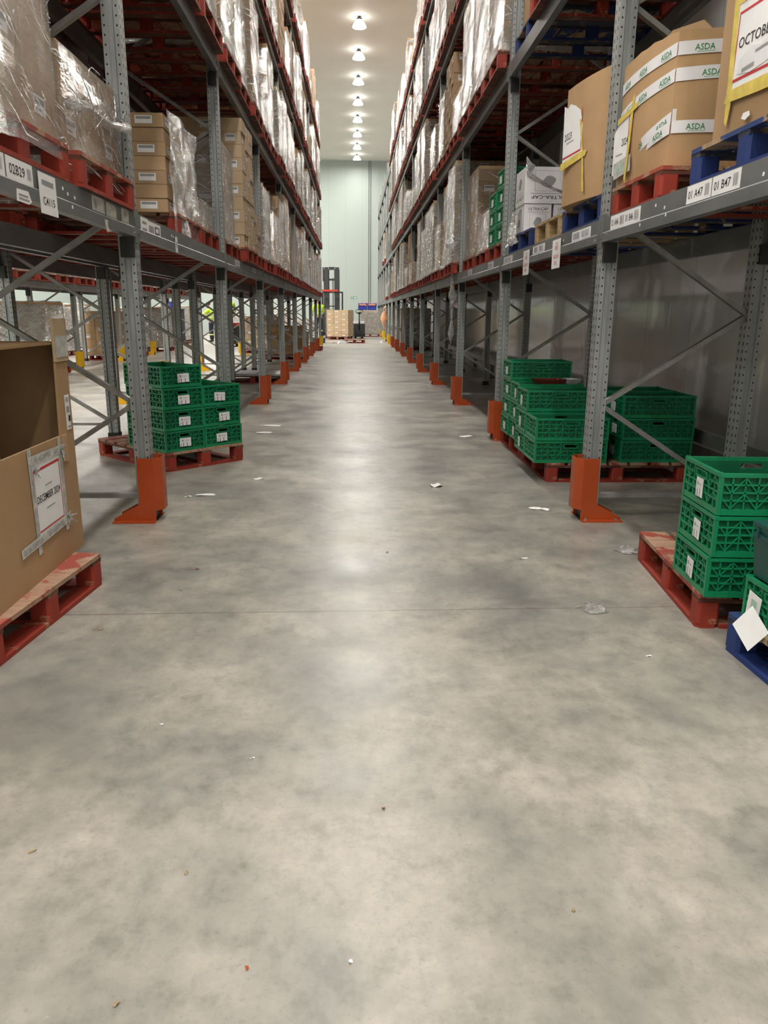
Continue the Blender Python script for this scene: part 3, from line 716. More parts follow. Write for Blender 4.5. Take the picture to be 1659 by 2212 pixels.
beam_label(L0, 4.30, LEV[0]-.045, .20, .075, bars(-.07, -.02, -.01, .02, 4, 1, seed=9), ['inkgrey'], paper='tapegrey')
beam_label(L0, 4.52, LEV[0]-.048, .18, .075, [], [], 'torn_label', paper='tapegrey', outline=[(-.09,-.036),(.09,-.037),(.085,.03),(.03,.034),(-.09,.036)])
beam_label(L0, 4.78, LEV[0]-.045, .14, .078, bars(-.03, -.005, .03, .025, 4, 1, seed=10), ['inkgrey'], paper='tapegrey')
beam_label(L0, 4.40, LEV[0]-.14, .09, .06, [], [], 'torn_label', paper='tapegrey', outline=[(-.045,.03),(.01,.03),(.012,-.01),(.06,-.025),(.02,-.024),(-.012,-.034),(-.03,-.02)])
beam_label(L1b, 5.20, LEV[0]-.065, .17, .112, [('r', -.05,.02,.05,.035,1), ('r', -.05,-.035,.05,-.005,1)], ['inkgrey'])
beam_label(L1b, 5.45, LEV[0]-.060, .33, .09, [('r', -.14,-.02,-.02,.02,1), ('r', .01,-.02,.13,.025,2), ('r', .03,-.012,.11,.017,3), ('r', .0,-.043,.05,-.033,4)], ['inkgrey', 'ink', 'paper', 'inkred'])
beam_label(L1b, 6.05, LEV[0]-.10, .07, .11, [('r', -.012,-.02,.012,.02,1)], ['inkgrey'])
for j, (key, y, z) in enumerate([(R0, 4.12, .035), (R0, 4.0, .06), (R0, 3.95, .1), (R0, 3.05, .06), (R0, 4.3, .11), (L0, 3.80, .04), (L0, 3.86, .055), (L0, 3.88, .11), (L0, 3.95, .06), (L1b, 5.95, .045), (L1b, 6.0, .05), (L1b, 6.1, .055), (R1b, 5.9, .05), (R2b, 8.9, .1), (R2b, 9.6, .06), (R2b, 9.8, .11)]):
    beam_label(key, y, LEV[0]-z, .018, .016, [], [], 'paper_remnant', outline=[(-.009,-.007),(.006,-.008),(.009,.005),(-.005,.008)])

# ------------------------------------------------------------------ big bins on the right rack
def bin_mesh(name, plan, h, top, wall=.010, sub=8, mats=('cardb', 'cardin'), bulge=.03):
    """open-topped corrugated bin: plan = corner points, sides bulge a little, top edge height = top(u)"""
    mb = MB(); n = len(plan); pts = []; cen = Vector((sum(p[0] for p in plan)/n, sum(p[1] for p in plan)/n))
    for i in range(n):
        a, b = Vector(plan[i]), Vector(plan[(i+1) % n]); nn = Vector(((b-a).y, -(b-a).x)).normalized()
        if nn.dot((a+b)/2-cen) < 0: nn = -nn
        for k in range(sub):
            t = k/sub; pts.append((a+(b-a)*t, nn, 4*t*(1-t), i+t))
    nv = 8; N = len(pts); k0 = len(mb.v)
    for inner in (0, 1):
        for j in range(nv+1):
            v = j/nv
            for p, nn, e, u in pts:
                q = p + nn*(bulge*e*(.4+.6*math.sin(PI*min(1, v*.9+.05))) - inner*wall)
                if inner: q = q + (cen-p).normalized()*wall*.4
                mb.v.append((q.x, q.y, h*top(u)*v))
    for inner in (0, 1):
        o = k0+inner*N*(nv+1)
        for j in range(nv):
            for i in range(N):
                a, b = o+j*N+i, o+j*N+(i+1) % N
                mb.f.append((a, b, b+N, a+N) if not inner else (b, a, a+N, b+N)); mb.mi.append(inner)
    for i in range(N):
        a, b = k0+nv*N+i, k0+nv*N+(i+1) % N; c = k0+N*(nv+1)
        mb.f.append((a, b, c+nv*N+(i+1) % N, c+nv*N+i)); mb.mi.append(0)
    mb.f.append(tuple(k0+N-1-i for i in range(N))); mb.mi.append(0)
    return mb.mesh(name, list(mats))

# nearest right: blue pallet with the OCTOBER bin
pallet(2.17, 3.30, LEV[0], 0, 'blue pallet on the right rack over the 01 B47 label, carrying the brown OCTOBER bin', 'pallets in the right rack', 'blue', 1.0, 1.2)
ob1 = ob('cardboard_bin', bin_mesh('bin_body', [(1.585,3.62),(1.585,2.84),(1.70,2.74),(2.60,2.74),(2.72,2.86),(2.72,3.62),(2.62,3.74),(1.70,3.74)], 1.10, lambda u: 1.0, bulge=.012), None, (0, 0, LEV[0]+PZ))
tag(ob1, 'tall brown cardboard bin with taped OCTOBER sheet, nearest on the right rack', 'cardboard bin', 'cardboard bins on the right rack')
def Lf(x, y, z, n=(-1,0,0), u=(0,-1,0)): return frame((x, y, z-LEV[0]-PZ), u, n)
ob('date_sheet', decal('date_sheet', .70, .33, 'paper', [('r', -.31,.112,.33,.122,1), ('r', -.315,-.135,-.308,.122,1), ('r', -.315,-.135,.33,-.124,1), ('r', .322,-.13,.33,.122,1), ('t', 'OCTOBER 2024', -.08, .005, .040, 2, .42), ('r', -.03,.06,.16,.066,3), ('r', -.03,-.075,.14,-.07,3)], ['inkred', 'ink', 'inkgrey']), ob1, M=Lf(1.567, 3.13, 2.40) @ Matrix.Rotation(R(-3), 4, 'Z'))
ob('torn_patch', decal('torn_patch', .3, .1, 'tapewhite', [('r', -.12,-.035,-.02,-.02,1), ('r', -.02,.01,.10,.02,1)], ['inkgrey'], [(-.16,-.03),(-.05,-.05),(.08,-.045),(.15,-.01),(.12,.05),(.02,.03),(-.06,.045),(-.15,.02)]), ob1, M=Lf(1.565, 3.25, 2.335))
ob('yellow_tape', decal('yellow_tape', .05, .42, 'tapeyellow', [], [], [(-.02,-.25),(.0,-.27),(.022,-.20),(.024,.21),(-.02,.22)]), ob1, M=Lf(1.5655, 3.468, 2.39) @ Matrix.Rotation(R(2), 4, 'Z'))
ob('yellow_tape', decal('yellow_tape', .8, .05, 'tapeyellow', [], [], [(-.40,-.02),(-.1,-.028),(.4,-.025),(.4,.025),(-.38,.024)]), ob1, M=Lf(1.5652, 3.10, 2.215) @ Matrix.Rotation(R(-3), 4, 'Z'))
ob('yellow_tape', decal('yellow_tape', .7, .05, 'tapeyellow', [], [], [(-.33,-.022),(.35,-.022),(.35,.028),(-.30,.026)]), ob1, M=Lf(1.565, 3.13, 2.575) @ Matrix.Rotation(R(-3), 4, 'Z'))
ob('torn_patch', decal('torn_patch', .06, .03, 'paper', [], [], [(-.035,-.004),(.0,-.016),(.035,-.006),(.026,.012),(-.02,.014)]), ob1, M=Lf(1.564, 3.29, 2.125))

# red half pallet with the ASDA-taped bin
pallet(2.175, 4.55, LEV[0], 0, 'small red pallet on the right rack under the green-and-white taped bin', 'pallets in the right rack', 'red', .78, 1.2)
AP = [(1.59,4.915),(1.64,4.26),(2.12,4.20),(2.58,4.30),(2.64,4.72),(2.50,4.90),(2.05,4.92)]
TOPS = {0: 1.0, 1: .985, 2: 1.0, 3: 1.0, 4: 1.02, 5: 1.05, 6: 1.03, 7: 1.0}
def top_asda(u):
    i = int(u); t = u-i; a, b = TOPS[i], TOPS[i+1]
    return a+(b-a)*t + (.02*math.sin(PI*t) if i == 0 else 0) + .006*math.sin(u*23)
asda = ob('cardboard_bin', bin_mesh('bin_body', AP, .655, top_asda, bulge=.035), None, (0, 0, LEV[0]+PZ))
tag(asda, 'brown cardboard bin wrapped in green-and-white printed tape, beside the first right upright', 'cardboard bin', 'cardboard bins on the right rack')
def flap_mesh():
    mb = MB()
    mb.prism([(0,0),(.10,.17),(.26,.20),(.40,.06),(.45,.09),(.50,.0)], 0, .006); return mb.mesh('flap', ['cardb'])
ob('flap', flap_mesh(), asda, M=frame((1.66, 4.72, .62), (.80,-.60,0), (-.55,-.80,.25)))
def tape_on(parent, a, b, z0, z1, h, n, texts, seed, off=.004, tri=False, bulge=.035, base=LEV[0]+PZ, hgt=.655):
    """printed tape following a bulged bin side from plan point a to b"""
    a, b = Vector(a), Vector(b); nn = Vector((n[0], n[1])).normalized(); L = (b-a).length
    def P(t, s, k=0.0):
        z = z0+(z1-z0)*t-base; v = (z+s)/hgt; e = 4*t*(1-t)*bulge*(.4+.6*math.sin(PI*max(0, min(1, v*.9+.05))))
        p = a+(b-a)*t+nn*(e+off+k); return Vector((p.x, p.y, z+s))
    mb = MB(); mb.grid(lambda u, v: P(u, (v-.5)*h), 14, 2, 0)
    for (s, t, sc, mi) in texts:
        vs, fs, tw = text_geo(s); hh = h*sc; vv = []
        for x, y in vs: vv.append(P(t+((x-tw/2)*hh*.92)/L, (y-.5)*hh, .0012))
        mb.add(vv, fs, mi)
        for q in (-1, ):
            w = tw*hh*.45/L; yy = -hh*.72
            mb.add([P(t-w*.8, yy-.003, .001), P(t+w, yy-.003, .001), P(t+w, yy+.003, .001), P(t-w*.8, yy+.003, .001)], [(0,1,2,3)], 2)
    ob('printed_tape', mb.mesh('printed_tape', ['tapewhite', 'inkgreen', 'inkgreenpale']), parent)
A, B, Cc = AP[0], AP[1], AP[2]
nA, nB = (-.997,-.072), (-.124,-.992)
AS = lambda ts, sc=.48: [('ASDA', t, sc, 1) for t in ts]
tape_on(asda, A, B, 2.625, 2.655, .062, nA, AS((.16,.50,.86)), 1); tape_on(asda, B, Cc, 2.655, 2.665, .062, nB, AS((.26,.72)), 2)
tape_on(asda, A, B, 2.470, 2.535, .062, nA, AS((.05,.28,.55,.88)), 3); tape_on(asda, B, Cc, 2.535, 2.55, .062, nB, AS((.35,.85)), 4)
tape_on(asda, (1.600,4.80), B, 2.20, 2.335, .062, nA, AS((.15,.42,.86)), 5, bulge=.030); tape_on(asda, B, (1.90,4.228), 2.348, 2.36, .058, nB, [], 6, bulge=.004)
tape_on(asda, (1.615,4.62), B, 2.225, 2.290, .060, nA, AS((.25,.72)), 7, .006, bulge=.026); tape_on(asda, B, Cc, 2.292, 2.285, .060, nB, AS((.24,.72)), 8, .006)
sheet = decal('date_sheet', .24, .34, 'paper', [('r', .085,-.12,.093,.15,1), ('t', '2024', .045, -.005, .04, 2, .09), ('r', -.08,-.07,.02,-.064,3)], ['inkred', 'ink', 'inkgrey'], [(-.12,-.17),(.10,-.16),(.115,.0),(.10,.17),(-.02,.12),(-.12,.06)])
ob('date_sheet', sheet, asda, M=frame((1.566, 4.80, 2.33-LEV[0]-PZ), (.05,-1,0), nA+(0,)))
ob('yellow_tape', decal('yellow_tape', .03, .42, 'tapeyellow', [], [], [(-.014,-.22),(.010,-.24),(.016,.0),(.012,.22),(-.016,.20)]), asda, M=frame((1.5655, 4.675, 2.33-LEV[0]-PZ), (.05,-1,0), nA+(0,)) @ Matrix.Rotation(R(-4), 4, 'Z'))
ob('yellow_tape', decal('yellow_tape', .3, .035, 'tapeyellow', [], [], [(-.15,-.02),(.12,-.01),(.13,.018),(-.14,.012)]), asda, M=frame((1.563, 4.72, 2.462-LEV[0]-PZ), (.05,-1,0), nA+(0,)) @ Matrix.Rotation(R(7), 4, 'Z'))
ob('clear_tape', decal('clear_tape', .24, .09, 'tapegrey', bars(-.09,-.02,.08,.02,5,1,seed=2), ['inkgreenpale']), asda, M=frame((1.565, 4.77, 2.185-LEV[0]-PZ), (.05,-1,0), nA+(0,)) @ Matrix.Rotation(R(5), 4, 'Z'))

# blue pallet with the 2023 bin
pallet(2.165, 5.57, LEV[0], 0, 'blue pallet on the right rack just past the first upright, carrying the 2023 bin', 'pallets in the right rack', 'blue', .96, 1.2)
B3 = [(1.487,5.79),(1.582,5.12),(1.75,5.09),(2.5,5.12),(2.62,5.25),(2.62,5.95),(2.5,6.02),(1.62,6.02)]
b3 = ob('cardboard_bin', bin_mesh('bin_body', B3, .70, lambda u: 1.03+.05*math.cos(u*1.1)*(1 if u < 3 else .4), bulge=.03), None, (0, 0, LEV[0]+PZ))
tag(b3, 'plain brown bulging cardboard bin with a yellow-taped 2023 sheet, past the first right upright', 'cardboard bin', 'cardboard bins on the right rack')
def L3f(t, z, off): # point on the bulged aisle side of the 2023 bin
    a, b = Vector((1.487,5.79)), Vector((1.582,5.12)); n = Vector((-.990,-.140)); p = a+(b-a)*t+n*(.03*4*t*(1-t)*.95+off)
    return frame((p.x, p.y, z-LEV[0]-PZ), (.140,-.990,0), (n.x, n.y, 0))
ob('date_sheet', decal('date_sheet', .32, .36, 'paper', [('t', '2023', -.075, .0, .045, 1, .115), ('r', .135,-.13,.143,.13,2), ('r', -.155,-.135,.143,-.124,2), ('r', -.10,-.045,.02,-.040,3)], ['ink', 'inkred', 'inkgrey'], [(-.16,-.17),(.155,-.16),(.15,.02),(.11,.12),(.02,.17),(-.06,.20),(-.10,.18),(-.16,.21)]), b3, M=L3f(.29, 2.535, .008) @ Matrix.Rotation(R(2), 4, 'Z'))
ob('yellow_tape', decal('yellow_tape', .05, .5, 'tapeyellow', [], [], [(-.012,-.28),(.012,-.29),(.022,-.10),(.006,.18),(-.016,.19),(.0,-.05)]), b3, M=L3f(.53, 2.42, .006) @ Matrix.Rotation(R(12), 4, 'Z'))
ob('yellow_tape', decal('yellow_tape', .40, .05, 'tapeyellow', [], [], [(-.2,-.026),(.2,-.012),(.23,.02),(.1,.03),(-.2,.022)]), b3, M=L3f(.33, 2.36, .0105) @ Matrix.Rotation(R(3), 4, 'Z'))

# wooden pallet, dark pallet with white printed cartons
pallet(2.165, 6.52, LEV[0], 0, 'bare wooden pallet on the right rack between a blue pallet and white cartons', 'pallets in the right rack', 'raw', .86, 1.2)
pallet(2.165, 7.60, LEV[0], 0, 'dark blue pallet on the right rack before the second upright, under white printed cartons', 'pallets in the right rack', 'blue', 1.0, 1.2)
def white_carton(x, y, z, w, d, h, flip, label):
    o = ob('white_carton', MB().cbox(-w/2, w/2, -d/2, d/2, 0, h, .006).mesh('white_carton', ['whitebox']), None, (x, y, z))
    tag(o, label, 'carton', 'white printed cartons on the right rack')
    rot = PI if flip else 0
    it = [('t', 'ULTRA-CAP', 0, h*.33, h*.10, 1, w*.72), ('r', -w*.3,-h*.40,w*.3,h*.16,2), ('r', -w*.292,-h*.392,w*.292,h*.152,3), ('r', -w*.38,h*.22,w*.38,h*.235,2)]
    vs = [(w*.14*math.cos(2*PI*i/18)*(1+.25*math.sin(4*PI*i/18)), -h*.10+h*.16*math.sin(2*PI*i/18), .0026) for i in range(18)]
    for M, nm in ((frame((0, -d/2-.0005, h/2), (1,0,0), (0,-1,0)), 'front_print'), (frame((-w/2-.0005, 0, h/2), (0,-1,0), (-1,0,0)), 'side_print')):
        me = decal(nm, w*.9, h*.92, 'whitebox', it, ['ink', 'inkgrey', 'whitebox'])
        ob(nm, me, o, M=M @ Matrix.Rotation(rot, 4, 'Z'))
        mb = MB().add(vs, [tuple(range(18))]); ob('printed_oval', mb.mesh('printed_oval', ['inkgrey']), o, M=M @ Matrix.Rotation(rot, 4, 'Z'))
zb = LEV[0]+PZ
white_carton(1.745, 7.86, zb, .26, .42, .27, False, 'small white ULTRA-CAP carton standing upright on the dark blue pallet, bottom left')
white_carton(2.035, 7.86, zb, .28, .42, .27, False, 'white carton in shade right of the upright ULTRA-CAP one, on the dark blue pallet')
white_carton(1.83, 7.86, zb+.272, .44, .44, .32, True, 'white upside-down ULTRA-CAP carton on top of the small white cartons')
white_carton(2.30, 7.86, zb, .24, .42, .60, True, 'tall white carton at the back of the dark blue pallet')
def drape(name, label, pts, w0, w1, mat='filmwad', cat='film'):
    mb = MB()
    def fn(u, v):
        i = u*(len(pts)-1); k = min(int(i), len(pts)-2); t = i-k
        p = Vector(pts[k]).lerp(Vector(pts[k+1]), t); w = w0+(w1-w0)*u
        nz = noise.noise_vector(Vector((u*6, v*5, 3)))
        return p + Vector((0, (v-.5)*w, 0)) + nz*.025
    mb.grid(fn, 24, 12); o = ob(name, mb.mesh(name, [mat], True)); return tag(o, label, cat)
drape('film_drape', 'loose white film draped over the dark blue pallet by the second right upright', [(1.60,7.95,2.34),(1.56,7.9,2.16),(1.545,7.85,2.06),(1.54,7.8,2.0)], .35, .55)
def knot():
    mb = MB(); mb.tube([(1.60,7.60,2.70),(1.63,7.62,2.62),(1.74,7.64,2.56),(1.86,7.64,2.50),(1.98,7.64,2.46)], [.004,.02,.018,.014,.012], 7)
    mb.tube([(1.60,7.60,2.76),(1.64,7.63,2.68),(1.70,7.70,2.69)], [.003,.035,.02], 6)
    tag(ob('film_twist', mb.mesh('film_twist', ['filmwad'], True)), 'twisted strip of white film across the upside-down white carton', 'film')
knot()

# ------------------------------------------------------------------ green crates
def crate_mesh(L=.60, Wd=.40, H=.18):
    """ventilated tray: long sides along x; short side at -x is the label side"""
    mb = MB(); t = .012
    def wall(M, ln, hole):
        hw = .055
        def b(u0, u1, v0, v1, d0=0.0, d1=t, mi=0):
            mb.add([(u0,-d0,v0),(u1,-d0,v0),(u1,d1,v0),(u0,d1,v0),(u0,-d0,v1),(u1,-d0,v1),(u1,d1,v1),(u0,d1,v1)],
                   [(0,3,2,1),(4,5,6,7),(0,1,5,4),(1,2,6,5),(2,3,7,6),(3,0,4,7)], mi, M)
        h0, h1 = H-.052, H-.028
        b(0, ln, 0, .026, .0, t+.004); b(0, ln, H-.016, H, .004, t+.002)
        pd = (-.014, .017, 1)
        if hole:
            b(0, ln/2-hw, .026, H-.016, *pd); b(ln/2+hw, ln, .026, H-.016, *pd)
            b(ln/2-hw, ln/2+hw, .026, h0, *pd); b(ln/2-hw, ln/2+hw, h1, H-.016, *pd)
            for (a, c) in ((ln/2-hw-.008, ln/2-hw), (ln/2+hw, ln/2+hw+.008)): b(a, c, h0-.006, h1+.006, .002)
            b(ln/2-hw, ln/2+hw, h0-.008, h0, .002); b(ln/2-hw, ln/2+hw, h1, h1+.006, .002)
        n = max(4, int(round(ln/.055)))
        for v in (.060, .094, .128):
            if hole and v > h0-.012: b(0, ln/2-hw-.03, v, v+.0065); b(ln/2+hw+.03, ln, v, v+.0065)
            else: b(0, ln, v, v+.0065)
        for k in range(n+1):
            u = ln*k/n
            if hole and abs(u-ln/2) < hw+.004: b(max(0, u-.003), min(ln, u+.003), .026, h0-.01)
            else: b(max(0, u-.003), min(ln, u+.003), .026, H-.016)
        def dg(u0, v0, u1, v1):
            a, c = Vector((u0,.001,v0)), Vector((u1,.001,v1)); d = (c-a).normalized(); s = Vector((-d.z, 0, d.x))*.0026
            P = [a-s, c-s, c+s, a+s]; Q = [p+Vector((0,.008,0)) for p in P]
            mb.add([tuple(x) for x in P+Q], [(0,1,2,3),(1,0,4,5),(3,2,6,7)], 0, M)
        for k in range(n):
            u0, u1 = ln*k/n, ln*(k+1)/n
            if hole and abs((u0+u1)/2-ln/2) < hw*.9: dg(u0,.028,u1,.094) if k % 2 else dg(u0,.094,u1,.028)
            else:
                for v0, v1 in ((.028,.094),(.094,.162)):
                    dg(u0,v0,u1,v1) if k % 2 else dg(u0,v1,u1,v0)
    wall(Matrix.Translation((-L/2, -Wd/2, 0)), L, True)
    wall(Matrix.Translation((L/2, Wd/2, 0)) @ Matrix.Rotation(PI, 4, 'Z'), L, True)
    wall(Matrix.Translation((-L/2, Wd/2, 0)) @ Matrix.Rotation(-PI/2, 4, 'Z'), Wd, True)
    wall(Matrix.Translation((L/2, -Wd/2, 0)) @ Matrix.Rotation(PI/2, 4, 'Z'), Wd, True)
    for sx in (-1, 1):
        for sy in (-1, 1):
            x0, x1 = sorted((sx*(L/2+.002), sx*(L/2-.015))); y0, y1 = sorted((sy*(Wd/2+.002), sy*(Wd/2-.015)))
            mb.box(x0, x1, y0, y1, .001, H+.003)
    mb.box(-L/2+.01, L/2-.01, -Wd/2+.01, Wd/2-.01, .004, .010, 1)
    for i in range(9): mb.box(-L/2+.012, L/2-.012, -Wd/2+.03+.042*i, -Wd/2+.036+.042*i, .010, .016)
    return mb.mesh('green_crate', ['green', 'greendark'])
CP = .181
def crate(x, y, z, rot, label, group, sheet=0, seed=0):
    o = ob('green_crate', cached('crate', crate_mesh), None, (x, y, z), rot); tag(o, label, 'crate', group)
    if sheet:
        rg = random.Random(seed)
        w, h = (.115, .075) if sheet == 1 else (.075, .085)
        def f():
            it = [('r', -w*.22,-h/2,-w*.17,-h*.05,1), ('r', w*.12,-h/2,w*.17,-h*.05,1), ('r', -w*.40,-h*.5,-w*.37,-h*.15,1), ('r', -w*.32,h*.1,-w*.18,h*.3,2), ('r', -w*.05,h*.15,w*.3,h*.22,3)]
            return decal('paper_label', w, h, 'paper', it, ['ink', 'inkgrey', 'inkgreenpale'])
        ob('paper_label', cached(('plabel', sheet), f), o, M=frame((-.3-.006, rg.uniform(-.03,.03), .078), (0,-1,0), (-1,0,0)) @ Matrix.Rotation(rg.uniform(-.07,.07), 4, 'Z'))
    return o
LAYER = ['bottom', 'second', 'third', 'fourth', 'fifth']
def stack(x, y, z, rot, n, where, group, sheet=1, seed=0):
    rg = random.Random(seed)
    for i in range(n):
        nm = 'top' if i == n-1 else LAYER[i]
        crate(x+rg.uniform(-.006,.006), y+rg.uniform(-.006,.006), z+i*(CP+.0045), rot+rg.uniform(-.012,.012), '%s green crate of the %s' % (nm, where), group, sheet, seed*10+i)
# left: two stacks on a red pallet standing askew
pallet(-1.755, 7.249, 0, R(-44.4), 'red pallet standing askew on the floor at left, carrying two green crate stacks', None, 'red', .82, 1.2)
def on_left(lx, ly):
    a = R(-44.4); return (-1.755+lx*math.cos(a)-ly*math.sin(a), 7.249+lx*math.sin(a)+ly*math.cos(a))
p = on_left(.285, -.205); stack(*p, PZ, R(-44.4)+PI, 4, 'taller stack on the askew left pallet', 'green crates on the left floor pallet', 1, 1)
p = on_left(.275, .205); stack(*p, PZ, R(-44.4)+PI, 3, 'shorter stack on the askew left pallet', 'green crates on the left floor pallet', 1, 2)
# right: pallet behind the first upright
pallet(2.19, 6.63, 0, 0, 'red floor pallet behind the first right upright, carrying dark green crates', None, 'red', 1.0, 1.2)
stack(1.785, 6.335, PZ, 0, 2, 'low front stack behind first right guard', 'green crates behind the first right upright', 0, 3)
stack(1.79, 6.765, PZ, 0, 3, 'stack just behind the low front one', 'green crates behind the first right upright', 2, 4)
stack(2.50, 6.36, PZ, 0, 3, 'shaded stack nearest the white wall', 'green crates behind the first right upright', 1, 5)
stack(2.50, 6.79, PZ, 0, 3, 'hidden stack by the white wall', 'green crates behind the first right upright', 0, 6)
pallet(2.20, 7.735, 0, 0, 'red floor pallet before the second right post guard, carrying tall labelled crates', None, 'red', 1.0, 1.2)
stack(1.865, 7.375, PZ, 0, 3, 'tray-topped stack before second right guard', 'green crates before the second right guard', 2, 7)
stack(1.855, 7.80, PZ, 0, 4, 'tallest stack beside second right guard', 'green crates before the second right guard', 1, 8)
def tray(mat, x, y, z, w, d, h, label, rot, nm):
    mb = MB(); a, b = .80, 1.0
    P = lambda k, hh: [(-w/2*k, -d/2*k, hh), (w/2*k, -d/2*k, hh), (w/2*k, d/2*k, hh), (-w/2*k, d/2*k, hh)]
    vs = P(a, 0)+P(b, h)+P(b*.97, h)+P(a*.96, .006); fs = [(3,2,1,0)]
    for s in (0, 4, 8):
        for i in range(4): fs.append((s+i, s+(i+1) % 4, s+4+(i+1) % 4, s+4+i))
    fs.append((12,13,14,15)); mb.add(vs, fs); tag(ob(nm, mb.mesh(nm, [mat]), None, (x, y, z), rot), label, 'tray')
ztop = PZ+3*(CP+.0045)
tray('maroon', 1.86, 7.31, ztop-.02, .28, .2, .055, 'brown plastic tray lying in the top crate before the second right guard', .2, 'food_tray')
tray('whitebox', 2.08, 7.38, ztop-.02, .17, .16, .05, 'white punnet beside the brown tray in the top crate', .5, 'punnet')
# right front: three crates on a red pallet
pallet(2.165, 3.545, 0, R(-5.5), 'worn red floor pallet at lower right with a bare top board, under three bright crates', None, 'red', 1.0, 1.2)
stack(1.835, 3.245, PZ, R(-3.5), 3, 'bright stack at lower right', 'bright green crates at lower right', 2, 9)
pallet(2.165, 2.42, 0, R(2), 'blue floor pallet cut off by the right edge of the picture', None, 'blue', 1.0, 1.2)
bc = crate(1.885, 2.655, PZ, R(2), 'green crate with hanging papers on the blue floor pallet at lower right', None)
ob('hanging_paper', decal('hanging_paper', .09, .11, 'paper', [('r', -.02,-.02,.02,.03,1), ('r', -.002,-.045,.006,-.02,2)], ['inkgreenpale', 'ink']), bc, M=frame((-.308, .115, .075), (0,-1,0), (-1,0,0)) @ Matrix.Rotation(R(-6), 4, 'Z'))
ob('hanging_paper', decal('hanging_paper', .13, .12, 'paper', [], []), bc, M=frame((-.352, .045, .016), (0.25,-1,0), (-1,-.25,.25)) @ Matrix.Rotation(R(-32), 4, 'Z'))
def tote():
    r = empty('lidded_tote', (1.88, 2.65, PZ+CP+.0045), R(1.5), 'dark green lidded tote stacked on the green crate at the right edge', 'tote')
    L, Wd, H = .60, .40, .235
    mb = MB(); P = lambda k, z: [(-L/2*k,-Wd/2*k,z),(L/2*k,-Wd/2*k,z),(L/2*k,Wd/2*k,z),(-L/2*k,Wd/2*k,z)]
    vs = P(.93, 0)+P(.985, H-.07); mb.add(vs, [(3,2,1,0)]+[(i, (i+1) % 4, 4+(i+1) % 4, 4+i) for i in range(4)]+[(4,5,6,7)])
    mb.cbox(-L/2,L/2,-Wd/2,Wd/2,H-.07,H-.055,.01); mb.cbox(-L/2+.006,L/2-.006,-Wd/2+.006,Wd/2-.006,H-.055,H-.04,.01); mb.cbox(-L/2,L/2,-Wd/2,Wd/2,H-.04,H-.028,.01)
    for i in range(5): mb.box(-L/2-.006,-L/2+.02,-Wd/2+.03+.08*i,-Wd/2+.04+.08*i,H-.07,H-.03)
    for i in range(7): mb.box(-L/2+.05+.08*i,-L/2+.06+.08*i,-Wd/2-.006,-Wd/2+.02,H-.07,H-.03)
    ob('tote_body', mb.mesh('tote_body', ['teal']), r)
    for s in (-1, 1):
        lb = MB().cbox(-L/2-.004, L/2+.004, .004, Wd/2+.004, 0, .014, .008)
        for i in range(5): lb.box(-L/2+.06+.11*i, -L/2+.10+.11*i, -.012, .012, .0, .016)
        lb.box(-L/2+.04, L/2-.04, .05, Wd/2-.04, .014, .018)
        ob('lid_flap', lb.mesh('lid_flap', ['teal']), r, (0, 0, H-.026), PI if s < 0 else 0)
    ob('label_clip', decal('label_clip', .07, .035, 'paper', [('r', -.02,-.006,.02,.004,1)], ['inkgrey']), r, M=frame((-.308, -.02, H-.05), (0,-1,0), (-1,0,0)) @ Matrix.Rotation(R(-12), 4, 'Z'))
tote()
# green crates on the first shelf of the right rack, bay past the second upright
pallet(2.165, 8.90, LEV[0], 0, 'red pallet on the right rack just past the second upright, carrying green crates', 'pallets in the right rack', 'red', .92, 1.2)
stack(1.87, 8.66, zb, 0, 4, 'taller stack on the right shelf', 'green crates on the right shelf', 1, 10)
stack(1.86, 9.08, zb, 0, 3, 'shorter stack on the right shelf', 'green crates on the right shelf', 1, 11)
pallet(2.165, 9.93, LEV[0], 0, 'red pallet under a low film-wrapped load, second past the second right upright', 'pallets in the right rack', 'red', .96, 1.2)
wrapped_load(2.165, 9.93, zb, 0, (1.12,.94,.46,3,3,2,'card'), 'low film-wrapped carton stack beside the green shelf crates on the right rack', 'carton stacks in the right rack', True, 1, True, .04, True)
pallet(2.165, 11.0, LEV[0], 0, 'red pallet before the third upright of the right rack, under a tall carton stack', 'pallets in the right rack', 'red', 1.0, 1.2)
wrapped_load(2.165, 11.0, zb, 0, (1.12,.96,1.10,3,3,6,'card'), 'tall carton stack before the third upright of the right rack, film pulled aside', 'carton stacks in the right rack', True, 2, False, .04, True)
# second shelf of the right rack: blue pallet and brown carton at top
pallet(2.165, 7.72, LEV[1], 0, 'blue pallet on the second shelf of the right rack, before the second upright', 'pallets in the right rack', 'blue', 1.0, 1.2)
b4 = ob('cardboard_bin', bin_mesh('bin_body', [(1.62,8.15),(1.62,7.28),(2.62,7.28),(2.62,8.15)], .95, lambda u: 1.0, bulge=.02), None, (0, 0, LEV[1]+PZ))
tag(b4, 'brown cardboard bin on the blue second-shelf pallet at upper right', 'cardboard bin', 'cardboard bins on the right rack')

